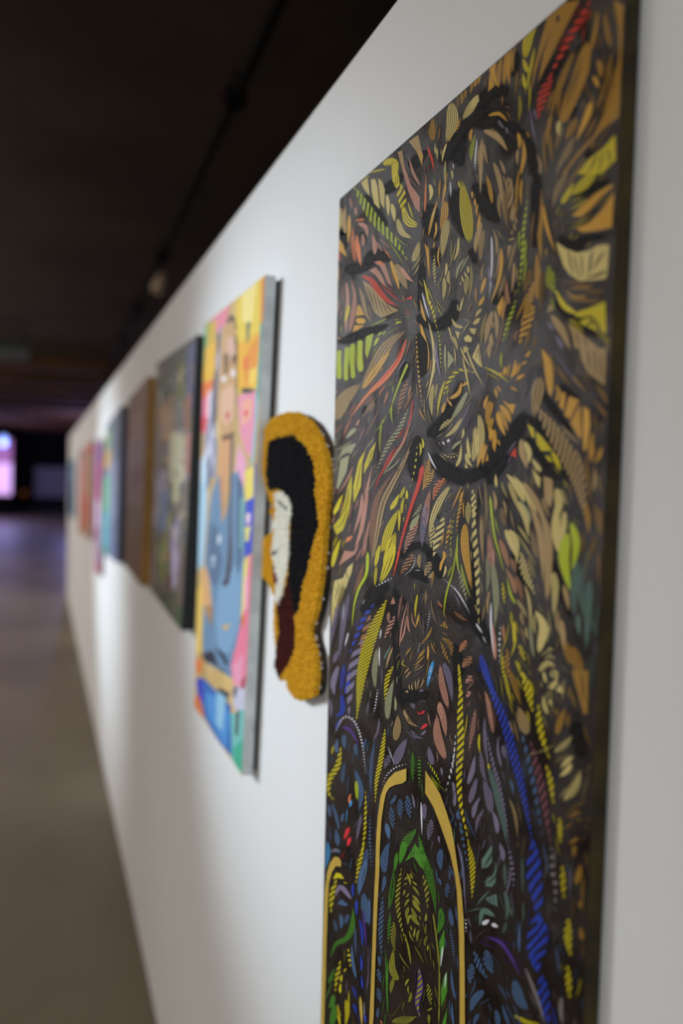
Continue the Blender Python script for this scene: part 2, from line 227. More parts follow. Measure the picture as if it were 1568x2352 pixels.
# ------------------------------------------------------------------ the large ink painting: strokes read from the canvas
# each block: origin x, origin y, zoom of the study drawing; each line: shape colour width [count] points
# L leaf, T tapering, B even band, F slanted feather bars, H leaf of fine lines, D beads, P patch
ART = '''
@1080 0 3.92
P m 695,125 850,0 985,0 860,240 740,480 610,745 660,470 740,250 640,480 590,650 545,840 570,620 640,350
L i 30 790,135 785,210
H y 90 3 605,195 530,330 495,510
L y 48 478,530 515,650
L y 30 475,665 495,790
L o 55 225,540 200,640 240,770
L o 58 285,500 258,640 255,775
L o 48 330,465 315,620 300,765
L o 42 368,430 345,600 350,765
L m 22 410,390 385,520 380,640
P o 175,660 220,770 160,825
L o 20 95,680 70,760
L o 20 60,700 40,780
L o 18 20,740 10,810
P k 10,910 70,850 80,910 10,985
F r 55 9 1085,0 960,220 850,430 760,600 700,730
F r 90 7 730,680 650,880 610,1080
L v 28 575,980 605,1085
L m 60 930,470 840,680 760,900 720,1050
L m 42 1150,120 1110,350 1060,500
P m 1060,370 1085,480 1070,640 1010,800 940,950 880,1080 830,1110 800,1060 840,900 900,740 960,560 1010,430
L i 12 1010,500 950,740 880,940
L i 12 960,620 890,830 850,1000
L m 38 730,1030 700,1180 690,1310
L k 44 805,1090 800,1220
L m 32 780,1180 765,1350
L m 50 1210,130 1240,330 1270,430
L m 60 1155,540 1175,700
L o 55 1110,690 1155,790
L m 36 1270,480 1240,680 1170,900 1130,1000
L m 38 1090,850 1125,950
L o 62 1085,930 1050,1050 960,1250
P m 1290,0 1440,0 1420,300 1390,700 1345,1050 1200,1160 1060,1310 960,1420 850,1568 825,1568 960,1380 1110,1220 1200,1030 1290,780 1340,500 1330,250
L t 62 930,1240 850,1400 770,1560
P y 960,1568 1060,1440 1200,1330 1305,1210 1310,1440 1180,1568
L i 16 1240,1330 1260,1500
L i 16 1150,1390 1060,1560
L i 14 1200,1360 1150,1568
L o 32 170,1040 260,1025 330,1090
L t 62 130,1180 240,1230 330,1350
L v 20 255,1085 305,1155
L v 20 320,1150 330,1205
L o 34 430,1200 440,1335
L o 38 475,1260 485,1400 455,1560
L t 25 430,1350 425,1480
L o 22 10,1165 5,1260
L l 48 45,1210 15,1330 10,1440
L w 10 60,1250 40,1540
D t 18 9 75,1290 60,1540
L t 27 105,1270 100,1568
L t 25 265,1440 310,1560
L t 22 600,1390 630,1560
B K 120 -60,1110 80,950 200,830 370,810
L K 170 20,1130 200,1090 330,1180
L K 120 330,1090 420,1180 480,1250
B K 90 440,1170 540,1330 570,1600
L K 110 620,800 760,600 880,380
L K 100 720,860 780,740
L K 90 940,500 1000,400
L K 80 870,1080 960,960
L K 90 1030,1430 1120,1300
L K 90 380,700 420,450
@760 200 3.92
H m 95 5 920,280 915,480
H k 150 6 1085,150 1040,490
L m 32 1140,85 1140,195
L m 30 1180,55 1175,155
L m 26 1215,25 1210,105
L m 22 1270,0 1255,55
L k 72 1320,80 1250,200 1185,290
L o 30 1165,275 1120,400
L o 16 1085,420 1065,490
P t 700,490 785,430 830,620 820,710 770,580
P o 785,570 830,620 820,710
P p 600,585 640,570 665,720 720,880 800,990 800,1130 760,1090 700,950 650,770
P t 600,585 640,570 660,700 645,740
L r 24 868,535 905,640 930,755
L p 26 705,640 740,770 800,880
L k 15 940,510 940,600
L k 15 955,550 957,655
L k 22 1040,510 1000,670
L s 22 855,800 850,1000 845,1115
L k 38 890,880 905,950 890,1020
L y 100 475,690 570,690 560,850
L i 12 490,700 540,720 535,790
H y 75 3 585,740 590,905
F y 80 5 605,850 640,1000 650,1150
H y 100 3 650,1060 690,1200 775,1240
P k 270,860 330,815 350,980 300,920
P k 360,830 400,830 420,900 440,1100 390,1050 365,930
P k 425,820 460,850 485,920 480,1095 445,1040 430,900
L k 38 505,975 515,1155
L k 44 550,1055 572,1205
L k 55 600,1190 640,1310 725,1355
F l 85 15 205,890 300,1050 400,1200 500,1310 600,1420 695,1568
H k 100 4 795,1395 740,1568
L t 44 130,1080 130,1310
L t 32 90,1090 90,1270
L l 15 75,1100 75,1290
L o 32 165,1160 155,1400
L p 36 170,1000 190,1100
L p 38 220,1080 225,1150
L s 52 220,1200 300,1190
L p 42 250,1230 310,1260 330,1340
L s 42 195,1260 200,1400 215,1560
L s 32 235,1340 250,1560
L p 42 280,1320 290,1430
L p 44 375,1330 395,1500
L p 55 410,1400 462,1480
L s 28 470,1460 535,1540
P o 65,1370 110,1420 145,1530 70,1470
L r 32 70,1480 80,1568
L o 20 1045,780 1020,950 1005,1050
L k 16 1085,750 1095,830
L w 10 1100,690 1105,740
L w 13 1075,850 1080,990
L y 18 1150,850 1160,905
H y 120 6 1180,850 1215,1100 1245,1380
L o 26 960,1020 920,1150 880,1325
L k 13 940,1080 905,1200
L o 22 945,1220 925,1370
H o 75 4 1030,1030 1020,1150 990,1280
H k 75 5 1050,1200 1020,1350 1000,1530
L o 26 1270,380 1255,490
L w 10 1310,500 1290,700
L t 38 1360,480 1350,700 1345,945
L o 38 1400,790 1430,900 1452,1040
L o 20 1270,940 1275,1000
L o 20 1297,1000 1300,1070
L o 20 1320,1060 1315,1160
L o 28 1340,1140 1320,1290
L t 48 1470,690 1520,850 1555,1110
L t 32 1520,950 1525,1185
L t 48 1355,1230 1310,1380 1300,1485
L t 48 1375,1290 1350,1420 1345,1568
L w 13 1445,1340 1455,1560
L t 22 1460,1280 1490,1500
L k 24 1150,1360 1140,1480 1105,1560
L o 16 870,1430 880,1560
L o 14 930,1390 920,1450
L K 260 1180,370 1130,560 1190,720
B K 120 980,720 1060,570 1180,380 1300,260 1440,180
L K 170 1170,900 1140,1100 1225,1400
L K 170 1260,900 1400,950 1460,1090
L K 100 460,950 560,880 660,770
L K 90 290,960 400,1120 520,1270
L K 160 930,1050 890,1200 960,1400
L K 100 690,720 780,660 870,560
L K 110 60,1330 110,1290 130,1480
L K 120 270,1300 310,1430
@1080 400 3.92
L t 22 340,30 330,90
L t 24 365,40 340,205
L t 24 390,110 345,305
L t 24 405,225 360,405
L t 24 405,290 375,425
L t 22 410,380 415,445
L t 22 385,440 402,505
L t 28 375,500 375,548
L t 24 345,592 405,575
P t 335,645 375,640 335,770
L t 28 410,610 370,750 345,885
L t 28 395,800 375,1055
L n 38 325,960 330,1080 350,1165
L o 28 280,680 270,900 190,1150
L t 18 265,670 235,950
L w 15 190,560 195,800 170,1120
L t 15 125,800 105,950
L o 18 135,930 100,1075
L o 27 120,1100 80,1185
L o 22 92,1220 50,1285
L k 38 88,1300 28,1345
P o 295,1090 240,1200 265,1290 285,1200
L o 22 310,1110 290,1300
L n 22 340,1120 300,1260
F l 28 14 515,225 490,420 475,560 470,700 455,880 425,1095
F l 32 8 410,1130 370,1260 320,1400 282,1525
D m 20 14 575,330 555,500 545,690
L o 48 640,155 640,400 625,560 640,755
L m 58 600,715 605,870 600,1115
F o 65 9 570,970 540,1100 500,1250 450,1340
F o 85 6 575,1180 530,1290 435,1545
L n 26 430,1400 400,1500
L k 38 195,1250 150,1370 140,1515
L t 38 225,1235 240,1360 235,1475
L t 46 195,1438 195,1535
L t 17 205,1330 205,1390
L t 75 870,-10 790,130 742,295
L y 55 930,80 870,190 825,260
L y 95 1120,-20 1010,100 905,185
P o 1270,90 1290,110 1190,190 1080,320 1000,385 915,375 1000,290 1120,180
P o 1295,150 1275,480 1130,510 1010,525 950,490 1080,430 1180,330
P k 775,610 860,670 960,710 1060,690 1160,640 1250,635 1235,900 1215,940 1090,960 980,960 900,910 840,830 790,680
L i 14 880,680 930,930
L i 14 930,720 980,950
L i 14 1000,720 1010,950
L i 20 1100,680 1060,940
L i 20 1210,690 1090,870
L i 24 1240,870 1040,950
F l 62 5 740,870 735,1000 785,1085
L y 52 775,1050 840,1180 945,1250
P y 940,1280 960,1240 1060,1210 1215,1145 1225,1440 1180,1420 1150,1330 1080,1270 1000,1290
P y 980,1330 1060,1290 1140,1340 1150,1420 1070,1380 1020,1360
L i 20 1040,1380 1090,1330 1150,1400
L m 32 865,1045 930,1105 1045,1100
P t 690,1250 715,1165 755,1215
L t 75 735,1280 820,1400 895,1568
L v 30 690,1330 745,1400
L v 42 765,1455 835,1568
P t 880,1340 960,1400 1040,1470 1160,1568 940,1568 920,1450
L i 12 950,1420 990,1568
L i 12 1020,1470 1060,1568
B K 95 600,-20 595,200 592,450 580,690
L K 100 770,550 930,650 1060,580 1270,560
L K 70 720,1120 900,1290 1080,1420 1200,1480
L K 70 290,1310 360,1180 410,980
L K 190 70,150 150,300 270,450
L K 100 200,1170 300,1050
L K 90 930,210 1100,120 1270,70
@740 560 3.92
L s 30 330,0 335,100 348,195
P p 465,165 520,150 570,190 600,290 630,385 590,350 555,270 520,200
P s 480,165 520,152 560,180 545,195
P p 425,240 480,210 530,270 580,390 530,350 480,280
L o 44 618,160 660,280 692,405
L t 75 668,185 710,290 765,410
L p 38 712,215 760,290 818,342
L r 55 355,288 440,330 520,440 600,520 695,562
P r 745,500 810,465 805,500
P t 365,330 430,370 500,450 580,540 690,600 600,640 530,665 470,620 420,500
L i 9 425,400 480,630
L i 9 455,420 515,650
L i 9 490,460 555,650
L i 9 530,510 595,635
L i 9 570,545 635,620
L i 8 400,370 450,580
L p 32 215,350 230,480 215,700 215,795
L p 44 258,310 295,480 270,680 245,785
L y 32 242,555 222,640 205,705
L t 32 335,395 370,520 400,640 445,705
P o 320,550 345,560 380,640 300,650
P o 300,690 320,668 370,670 395,695 370,720 320,718
P o 290,735 380,735 330,770 275,795
L o 32 135,845 165,860
L m 26 150,200 145,335
B l 42 155,955 150,1080 155,1220
B l 40 225,925 215,1080 215,1235
B l 42 275,895 270,1060 280,1215
B l 46 342,865 340,1000 345,1155
P l 395,835 462,805 440,920 405,1035 386,980
L l 42 508,845 468,920
L l 32 538,795 500,832
L l 26 572,785 545,818
L l 22 660,718 718,704
H t 115 4 748,785 600,900 500,1060 365,1300
H o 65 2 620,950 500,1120 370,1300
H t 170 6 340,1270 200,1400 125,1580
L s 48 757,865 690,1040 560,1210 400,1370 250,1568
L r 20 752,880 690,1030 570,1190 480,1280
L v 13 748,1035 700,1110 678,1175
T l 24 772,1075 690,1270 598,1535
F n 48 8 780,1220 730,1330 680,1545
L n 22 800,1285 780,1405
L n 22 592,1335 555,1445
L t 27 472,1435 428,1515
L o 24 948,40 955,150 965,305
L o 15 925,0 940,105
L o 15 1055,30 1060,215
F k 26 9 1010,100 1010,250 1020,390
L a 26 1285,135 1230,210 1208,305
L k 24 1118,178 1105,292
L k 28 1147,238 1140,355
L k 38 1097,305 1088,505
L k 27 1308,198 1312,262
L k 27 1278,252 1297,302
L k 32 1257,288 1272,342
L k 22 1244,343 1247,372
L y 21 915,325 940,430 960,530 987,585
F y 27 7 955,475 1000,620 1032,765
L w 15 898,438 930,560 967,672
L o 27 884,505 905,620 932,692
P o 878,715 900,740 935,850 950,900 890,810
L o 13 945,880 960,1000 950,1135
L k 26 960,715 1000,900 1005,1100 970,1280 942,1395
D l 19 11 1030,740 1060,900 1070,1170
D o 17 18 845,780 855,1000 880,1280 910,1480 930,1568
H k 45 4 1000,1270 980,1400 990,1550
L v 11 1015,895 1025,1065
P k 1130,745 1150,760 1190,910 1160,850
P k 1195,785 1240,795 1225,865
L k 27 1183,835 1217,955
L k 32 1168,668 1200,730 1265,752
P a 1130,960 1190,1045 1130,1130
L a 21 1110,915 1115,1165
P k 1275,850 1310,815 1350,850 1340,885 1290,880
P k 1325,760 1390,765 1370,820 1340,800
P k 1355,710 1420,665 1410,710 1370,730
P k 1270,925 1325,940 1290,980 1272,975
L k 27 1432,588 1378,655
L o 24 1452,478 1408,555
L o 17 1472,308 1435,445
L k 19 1272,478 1240,605
L a 15 1220,540 1225,605
P k 1410,890 1440,1115 1400,1085 1350,1020
L i 8 1408,930 1422,1090
L i 7 1400,940 1385,1040
L t 54 1532,615 1490,760 1468,895
L t 48 1526,805 1530,915
L t 54 1512,895 1504,1025
F y 34 8 1092,1365 1150,1220 1250,1135 1390,1168
L o 48 1318,1243 1256,1285
L o 40 1252,1248 1230,1340 1155,1392
L o 34 1138,1412 1172,1462
L o 38 1112,1428 1083,1520
L o 17 1132,1378 1124,1422
L a 42 1305,1338 1240,1460 1168,1568
H n 55 3 1492,1365 1468,1495
L K 120 1190,480 1175,640 1040,745 970,775
L K 70 905,150 890,420 870,620
L K 120 370,190 500,100 620,160
L K 95 190,240 330,220 450,200
L K 85 190,870 400,800 610,725
L K 100 1010,20 1040,210
L K 140 770,1060 710,1250
L K 120 870,790 920,1000 890,1220
L K 65 1330,40 1385,190
L K 70 1265,1220 1190,1400 1075,1550
L K 110 850,640 1010,770
L K 70 130,880 250,860 330,800
@1080 800 3.92
P o 250,240 285,205 285,245
L o 30 315,168 300,248
L o 30 360,138 335,253
L o 34 407,108 370,262
L o 37 442,138 398,243
L o 32 543,18 498,78
L o 30 507,118 463,153
L o 32 492,233 418,275
L o 27 222,365 237,445
L o 30 238,338 273,388
L o 20 363,353 423,388
L o 24 162,428 130,535
H o 60 3 178,480 150,690
H o 55 3 202,630 175,770
L o 42 217,735 205,905
L o 36 192,725 180,835
L o 22 236,815 220,935
L o 22 250,825 267,875
P o 285,460 340,500 410,505 380,600 345,540
L o 58 273,517 330,590 362,665
L o 44 253,567 300,640 337,745
L o 48 243,587 270,680 312,780
H k 65 3 80,610 100,800 65,1060
L o 38 122,845 100,950 62,1065
L o 32 147,875 113,1045
P o 155,940 165,1010 135,1020
H k 65 4 32,725 52,850 28,1010
L o 78 648,15 700,150 722,410
L m 38 778,168 830,250 905,328
P t 980,0 1225,0 1212,340 1150,290 1060,220 1000,100
L i 14 1060,10 1080,220
L i 14 1120,10 1130,260
L i 14 1175,40 1180,300
L o 44 768,328 800,400 778,475
P o 830,390 860,410 840,560 800,520
P o 890,430 980,465 900,640 845,600
P o 990,500 1005,810 975,800 900,670 960,560
P o 1020,520 1070,560 1080,680 1050,900 1020,930 1015,700
L o 48 1107,755 1093,1010
L v 27 592,215 550,400 498,545
H t 130 3 625,270 600,420 570,620
F t 150 18 590,520 740,740 850,920 960,1150 1020,1400 1050,1580
P y 515,680 570,720 580,810 550,790
P y 590,750 640,790 740,920 640,925 600,860
P y 670,965 710,970 745,1020 710,1020
L y 44 738,935 780,1020 813,1095
P r 410,890 415,985 360,960
L v 27 408,840 370,900 332,960
L t 58 460,825 470,950 512,1075
L k 54 493,845 530,940 520,1035
L k 48 557,995 600,1060 635,1105
P k 555,1090 635,1170 625,1260 590,1210
L k 64 333,1138 410,1230 485,1370
L k 54 398,1157 520,1330 600,1568
L t 66 488,1217 600,1400 680,1568
L k 44 348,1215 400,1350 455,1480
L a 95 448,1375 500,1480 530,1568
P t 660,1150 740,1180 750,1330 720,1440 670,1370
L k 80 780,1270 800,1400 760,1568
L t 44 850,1470 850,1568
L t 34 1122,1075 1113,1280
L k 27 230,1138 236,1245
L t 22 300,1375 322,1515
L K 200 20,1150 230,1010 400,770 490,550
L K 95 490,590 650,730 800,950 840,1100
L K 75 640,390 760,560 940,790
L K 110 150,1230 330,960
L K 85 500,790 600,930 710,1090
L K 75 800,320 900,420 1000,450
@740 900 3.92
L a 48 303,332 260,370 217,418
P a 310,460 260,560 230,545 180,570 130,640 180,520 240,480
P a 165,610 245,570 220,720 140,880 130,860
L p 54 333,245 308,305
P y 485,450 450,600 375,740 380,660 430,530
L i 8 455,520 410,660
P y 390,520 360,640 350,850 285,1000 280,850 330,620
L i 8 350,640 320,820 300,930
P y 270,740 265,920 240,1090 190,1240 130,1290 100,1210 160,1130 200,1000 230,850
L i 9 240,860 220,1010 150,1160
L i 8 230,1050 180,1180 110,1230
P y 190,920 150,1060 105,1115 100,1070 150,970
L y 44 163,1335 120,1450 92,1568
L p 42 452,675 410,850 385,1050 350,1250 300,1400
P p 150,1568 200,1430 280,1440 340,1360 300,1460 200,1530
P s 205,1360 225,1310 280,1295 255,1335
L p 30 362,925 340,1100 285,1270
L p 28 427,1145 400,1300 358,1485
L r 28 822,75 790,260 720,470 600,620 500,800 428,1015
L a 15 808,225 745,420 645,590 560,720
F a 42 17 775,150 690,340 580,510 475,740
H t 64 2 828,395 760,580 650,800 550,1000 500,1250 440,1568
L n 66 640,725 530,890 470,1060 440,1410
L y 44 692,925 655,1000 617,1058
L y 32 748,850 703,955
L y 30 762,885 760,965
L y 30 737,945 718,1095
L y 24 697,1065 690,1250
H y 80 4 682,1070 610,1230 545,1430
H y 90 3 660,1270 620,1400 565,1568
L y 38 522,1385 488,1555
T r 44 907,655 870,830 800,1040 720,1320 662,1568
L a 54 893,1015 815,1125
L a 64 878,1105 795,1235
F p 64 10 865,1170 800,1290 735,1460
F o 48 11 962,595 950,700 905,890
F o 48 8 1005,695 960,800 898,890
L y 24 898,415 907,505
L y 20 880,465 880,575
D y 15 7 858,475 840,650 815,780 788,880
F s 58 8 1105,775 1040,850 998,980
H p 64 4 972,885 940,1050 928,1210
H v 64 4 932,1015 910,1200 898,1390
H k 66 3 1145,855 1060,980 990,1150 965,1310
F k 74 6 1095,1125 1050,1280 998,1500
F k 44 6 1003,1195 978,1410
L w 15 953,545 990,630 1033,705
L o 18 1272,895 1238,1005
F o 22 9 1268,925 1225,1120 1208,1270
F o 28 6 1162,1145 1130,1300 1108,1430
P o 1090,1430 1115,1450 1078,1565
D l 13 9 1192,1095 1160,1300 1150,1550
L l 17 1222,1285 1210,1450 1220,1568
F k 44 6 1355,875 1370,1100 1375,1200
L t 27 1465,815 1480,1050 1470,1260
L p 38 1500,1285 1495,1510
L t 32 1540,895 1560,1060
L k 64 1172,245 1110,290 1055,350
L a 30 1312,15 1250,140 1175,245
L k 38 1255,245 1180,350 1105,405
L v 11 1332,95 1280,220 1175,425
L w 24 1145,428 1125,455
L w 15 1083,447 1102,480
L v 20 1043,452 1067,480
L a 27 1253,443 1200,480 1172,520
D k 20 7 1078,550 1150,590 1255,560
L k 32 1252,475 1240,600 1207,668
L k 37 1298,557 1310,620 1350,670
P k 1290,630 1315,685 1285,685
L k 32 1310,415 1332,595
L k 24 1272,337 1258,422
H k 45 4 1380,320 1400,440 1380,560
L K 160 970,550 1100,700 1300,770 1520,670
B K 75 690,1520 760,1425 860,1385 950,1430 1020,1530
L K 150 870,380 830,620 850,830
L K 110 940,410 1080,280 1190,90
L K 26 1040,1085 1045,1150
L K 100 360,200 400,120
@1040 1160 3.92
F k 46 13 185,-40 195,250 215,500 225,750 235,1100
H o 80 4 110,180 110,400 168,740
L l 15 40,295 40,500 62,625
F a 32 7 58,590 90,720 128,870
D w 15 13 8,725 80,840 155,970
L w 17 208,1065 268,1155
D w 15 4 270,1180 302,1245
T l 26 335,-90 370,250 420,440 457,595
L p 48 315,272 330,420 340,548
L a 48 305,475 320,620 308,790
L a 60 355,510 380,700 390,900 375,1110
L t 27 332,775 320,985
L p 44 350,1050 365,1200 382,1380
L w 19 345,875 345,1100 372,1360
L p 27 355,395 370,565
L n 54 428,315 470,440 503,555
L n 44 518,485 562,610
L n 48 478,575 540,690 563,790
L n 44 568,645 600,740 628,860
L l 24 488,655 520,800 563,885
L k 64 478,230 530,340 563,450
L k 60 513,230 570,330 577,515
F k 70 9 612,425 650,600 745,815
L k 60 588,-20 650,100 683,275
L t 60 698,-10 770,200 800,420 812,690
L t 86 757,-10 840,200 860,450 850,830
L t 64 708,225 730,350 763,470
L k 92 940,-20 930,200 962,420
L k 54 1002,70 1000,200 978,340
L l 105 1032,270 1000,480 1052,750
L l 76 1068,170 1112,350 1078,570
L e 70 1122,520 1090,750 1096,1000
L e 76 1167,560 1150,750 1182,1000
L e 76 1232,690 1220,950 1198,1300
L e 44 1130,990 1142,1170
L k 70 905,610 920,750 910,1010
L t 48 950,940 962,1150
L t 54 978,1040 1003,1310
L t 44 998,730 1043,940
L m 76 1018,1240 1062,1440
L m 96 1078,1280 1130,1450 1155,1580
L m 64 1190,1480 1202,1568
L m 48 1198,-10 1222,250
L k 86 748,960 818,1100 776,1310
L k 44 738,990 746,1160
L a 32 698,1080 710,1250 733,1380
L t 32 618,960 642,1090
L k 38 577,855 640,950 668,1015
L k 34 658,1105 682,1205
L y 30 523,965 532,1090
L y 35 547,1055 548,1240
F y 27 5 448,695 467,900
F y 44 4 597,1255 655,1410
L y 32 568,1405 603,1510
F y 44 4 608,1505 655,1568
D w 19 7 430,1085 420,1250 425,1440
L n 32 453,1085 467,1240
F m 48 6 490,1290 490,1450 510,1568
F y 28 6 440,1325 460,1568
L k 34 850,1292 893,1290
L k 48 827,1385 880,1358 915,1385
L k 54 782,1495 850,1425 925,1455
L k 58 888,1485 932,1510 930,1568
L k 48 820,1500 832,1568
F s 48 6 123,1215 58,1325
F p 74 6 168,1365 85,1465
L y 15 53,1435 62,1505
L K 120 130,850 250,1120 350,1270
L K 45 170,300 190,650 195,950
L K 80 560,300 580,560 720,800
L K 70 890,480 960,750 1080,1050
@740 1250 3.92
P k 280,165 265,260 240,300 210,400 200,300 110,330 90,480 80,760 130,600 150,530 175,420 190,300 230,210
L i 7 110,380 140,430 120,480 145,520
L i 7 140,340 150,400 130,440
L i 7 215,240 235,330
L i 8 100,560 125,600 105,640
T l 30 410,60 400,260 330,400 290,540 268,750
L n 48 372,185 330,330 278,455
D w 14 4 385,500 358,545
L y 38 512,10 478,195
H y 96 3 645,-10 590,180 525,345
L y 27 487,205 473,375
T r 26 690,60 680,130 638,295
L v 48 243,445 200,650 170,850 158,1030
L v 54 142,550 100,750 83,910
D w 13 8 190,515 195,710
L w 13 237,795 203,925
L v 44 153,955 108,1065
L v 54 143,1105 100,1250 110,1350
L v 27 65,1395 75,1568
F b 40 7 478,530 390,640 330,780 280,900 238,1010
F b 44 8 197,1080 180,1240 168,1330
L b 35 237,1145 208,1340
L b 46 175,1355 182,1500 125,1545
F y 105 34 580,500 500,680 420,900 360,1150 330,1400 310,1580
F v 78 7 375,840 310,980 270,1150 250,1300 240,1568
F n 52 4 433,635 390,780 338,970
F n 64 6 823,85 760,190 705,275
D w 15 11 840,98 825,190 780,250 722,287
D w 15 3 840,235 888,235
H t 66 5 880,95 880,215
F t 64 6 975,155 925,290
P t 1000,240 990,305 950,300
L o 27 1122,95 1063,235
F l 20 8 1168,195 1128,300
L k 22 1112,195 1088,295
D w 17 18 1088,308 1160,370 1240,460 1333,640
D w 17 6 632,303 560,340 475,385
D w 15 3 1450,840 1482,895
L p 13 772,515 720,720 698,910
L p 17 747,675 708,875
L p 27 763,645 770,720 793,805
L n 15 808,615 815,690 842,745
L o 17 867,635 860,690 838,750
H y 24 2 858,455 838,665
D w 11 7 970,595 960,680 950,765
D w 10 7 880,885 858,995
F t 20 7 935,415 930,550
L n 24 1037,505 1083,565
P m 1060,735 1110,690 1135,760
L i 7 1085,715 1090,760
L i 7 1108,700 1112,760
L m 64 1087,850 1150,900 1168,1000
L i 8 1100,870 1140,920 1158,990
F m 32 6 1068,875 1110,990 1153,1075
F n 54 6 1300,865 1242,975
F n 80 6 1345,1015 1260,1105
F p 58 4 1350,1185 1292,1255
L p 27 1332,1325 1318,1375
F o 20 11 992,745 950,830 878,915
F o 27 6 923,945 857,1045
L o 20 952,905 950,1035
F o 15 7 803,925 748,1005
F y 13 5 740,1035 720,1080 772,1105
L t 15 783,1115 738,1168
L t 15 797,1145 748,1205
F t 17 5 873,1075 828,1125
F p 44 6 655,645 557,855
L p 38 600,615 600,705
P p 615,540 640,470 660,535
L e 17 623,905 557,1035
L t 22 633,935 577,1115
L c 40 1000,1055 970,1160 948,1285
L w 7 990,1100 970,1130
L w 7 985,1130 965,1165
L w 7 975,1190 955,1215
L t 13 780,1265 790,1315
L t 13 810,1250 815,1315
L t 13 840,1230 845,1315
L t 13 877,1210 860,1305
L t 13 912,1210 880,1295
P t 745,1335 765,1310 780,1335
P v 870,1330 890,1305 920,1320
D v 15 8 858,1432 900,1410 953,1420
L v 13 788,1427 832,1483
L v 13 815,1425 840,1460
H p 64 5 1065,1085 1080,1250 1132,1460
H v 64 4 1095,1075 1140,1200 1172,1410
H p 74 4 1058,1425 1080,1568
H b 66 4 1428,1000 1480,1180 1568,1410
L n 27 1468,1335 1522,1568
F y 27 9 1230,1075 1240,1250 1245,1420
F y 44 9 643,1095 590,1200 563,1410
H a 64 4 643,1225 600,1400 590,1568
L w 12 532,765 520,855
L w 13 515,925 515,1105
H a 54 3 492,955 470,1150 480,1290
D w 15 9 502,1305 480,1450 458,1545
L a 22 655,1375 660,1495
H t 38 3 738,1485 772,1568
B K 60 665,330 650,650 670,1000 690,1300 745,1520
L K 140 600,330 460,470 350,640
L K 130 950,60 1040,200 1060,320
L K 60 1340,300 1350,480 1380,720
L K 120 780,300 860,260 960,360
L K 150 690,1340 830,1370 980,1340
L K 100 1180,880 1230,1100 1200,1300
@1020 1540 3.92
F y 58 24 135,-10 150,200 145,400 150,650 135,950 150,1200 190,1400 228,1580
F p 42 12 283,345 255,550 222,740
D w 11 10 103,575 80,850 15,1100
F b 80 27 365,-20 460,250 550,480 620,740 690,1000 750,1300 800,1568
L p 42 373,190 410,360 442,550
F p 64 4 255,55 195,115
F p 44 3 235,185 202,245
F y 30 10 538,-5 590,230 622,330
F m 54 10 588,-5 640,140 692,310
F y 64 7 698,10 750,150 803,390
L y 42 768,85 792,250
F y 54 8 850,300 860,480 900,650 955,810
F y 44 6 918,850 960,1000 988,1220
F y 44 5 1040,1320 1050,1568
L t 86 667,330 720,450 743,570
F x 70 12 778,630 840,900 890,1100 930,1350 962,1580
F u 38 11 678,490 760,800 830,1150 892,1520
F t 24 9 648,370 700,570
L k 48 888,12 917,108
L k 58 957,15 993,65
P k 935,150 1020,70 1020,120 980,170
P k 1005,180 1050,120 1075,210
L k 44 898,222 932,388
L k 48 947,255 973,315
L m 64 1008,335 1022,410
L m 60 1093,345 1050,450 1017,570
L m 54 1132,385 1118,498
L k 70 1150,592 1080,670 1003,730
L k 54 1155,775 1055,875
L k 60 1145,845 1045,950
L k 98 1225,910 1170,1060 1090,1160
L m 60 1235,1265 1135,1325
L m 54 1195,1330 1225,1355
L m 64 1205,1505 1125,1555
P m 1150,0 1300,0 1292,380 1260,400 1210,220 1170,80
L i 14 1240,10 1260,300
L v 48 277,775 255,900 218,1015
L v 54 297,970 265,1080 233,1190
L v 44 322,1145 263,1320
L v 38 352,1255 287,1460
L v 76 358,990 400,1120 422,1270
F v 42 10 328,730 350,900 388,1020
L e 58 398,860 470,1100 530,1350 570,1568
F v 30 22 378,550 440,830 500,1050 550,1300 590,1568
L v 27 365,440 370,650 400,860
L y 17 395,835 402,885
L y 19 320,575 325,740
L v 32 528,675 547,790
L v 22 488,595 517,860
L t 32 588,1160 640,1300 662,1490
L u 22 598,990 622,1110
L v 44 438,1270 482,1460
L v 44 75,1005 87,1090
L v 32 107,1115 98,1218
L u 32 132,1265 123,1338
L e 32 148,1395 162,1478
L K 120 1180,450 1240,800
@730 1600 3.92
F G 38 10 855,495 855,775
D G 34 9 915,530 915,820
P R 890,130 925,150 945,125 970,130 950,155 910,160
L R 30 988,245 925,295
L v 24 973,305 925,345
F v 34 6 838,305 890,360 945,372
F t 34 9 778,130 830,230 915,272
H p 86 6 1075,170 1080,350 1145,550
H v 96 5 1000,450 1035,610
H p 64 4 1095,55 1130,200 1155,350
H v 110 6 803,380 740,500 697,610
F v 54 6 643,525 605,650
H t 86 5 722,170 700,390
D w 15 10 630,445 692,615
D w 15 11 803,605 700,640 620,710 583,805
D w 19 26 153,335 220,200 290,190 350,260 390,380 415,520 430,700
L P 27 217,272 300,310 373,450
L b 48 197,205 162,295
L u 44 240,345 245,465
L u 32 180,385 175,505
L u 38 340,425 345,535
L u 44 242,595 223,768
L u 48 338,675 390,850 373,1030
L y 44 140,445 130,525
F y 48 11 207,455 180,620 110,740 98,865 155,940
L l 35 345,762 357,930
F y 24 15 430,845 430,1100 410,1330 367,1530
F y 44 20 607,290 570,560 530,760 518,960
F u 32 20 513,395 480,650 480,910
L v 32 552,205 498,405
F u 27 8 433,375 408,490
D u 24 15 470,1065 470,1300 485,1568
F v 32 9 393,1050 347,1310
L R 34 283,1175 237,1288
L R 32 293,1265 267,1348
L s 22 297,875 283,955
L c 22 302,935 288,995
L c 44 88,1315 70,1545
L u 32 93,975 112,1085
L u 27 128,955 192,1190
L u 44 163,1195 183,1338
L u 24 232,1055 218,1135
L u 30 128,1385 205,1398
F u 48 14 443,1370 418,1568
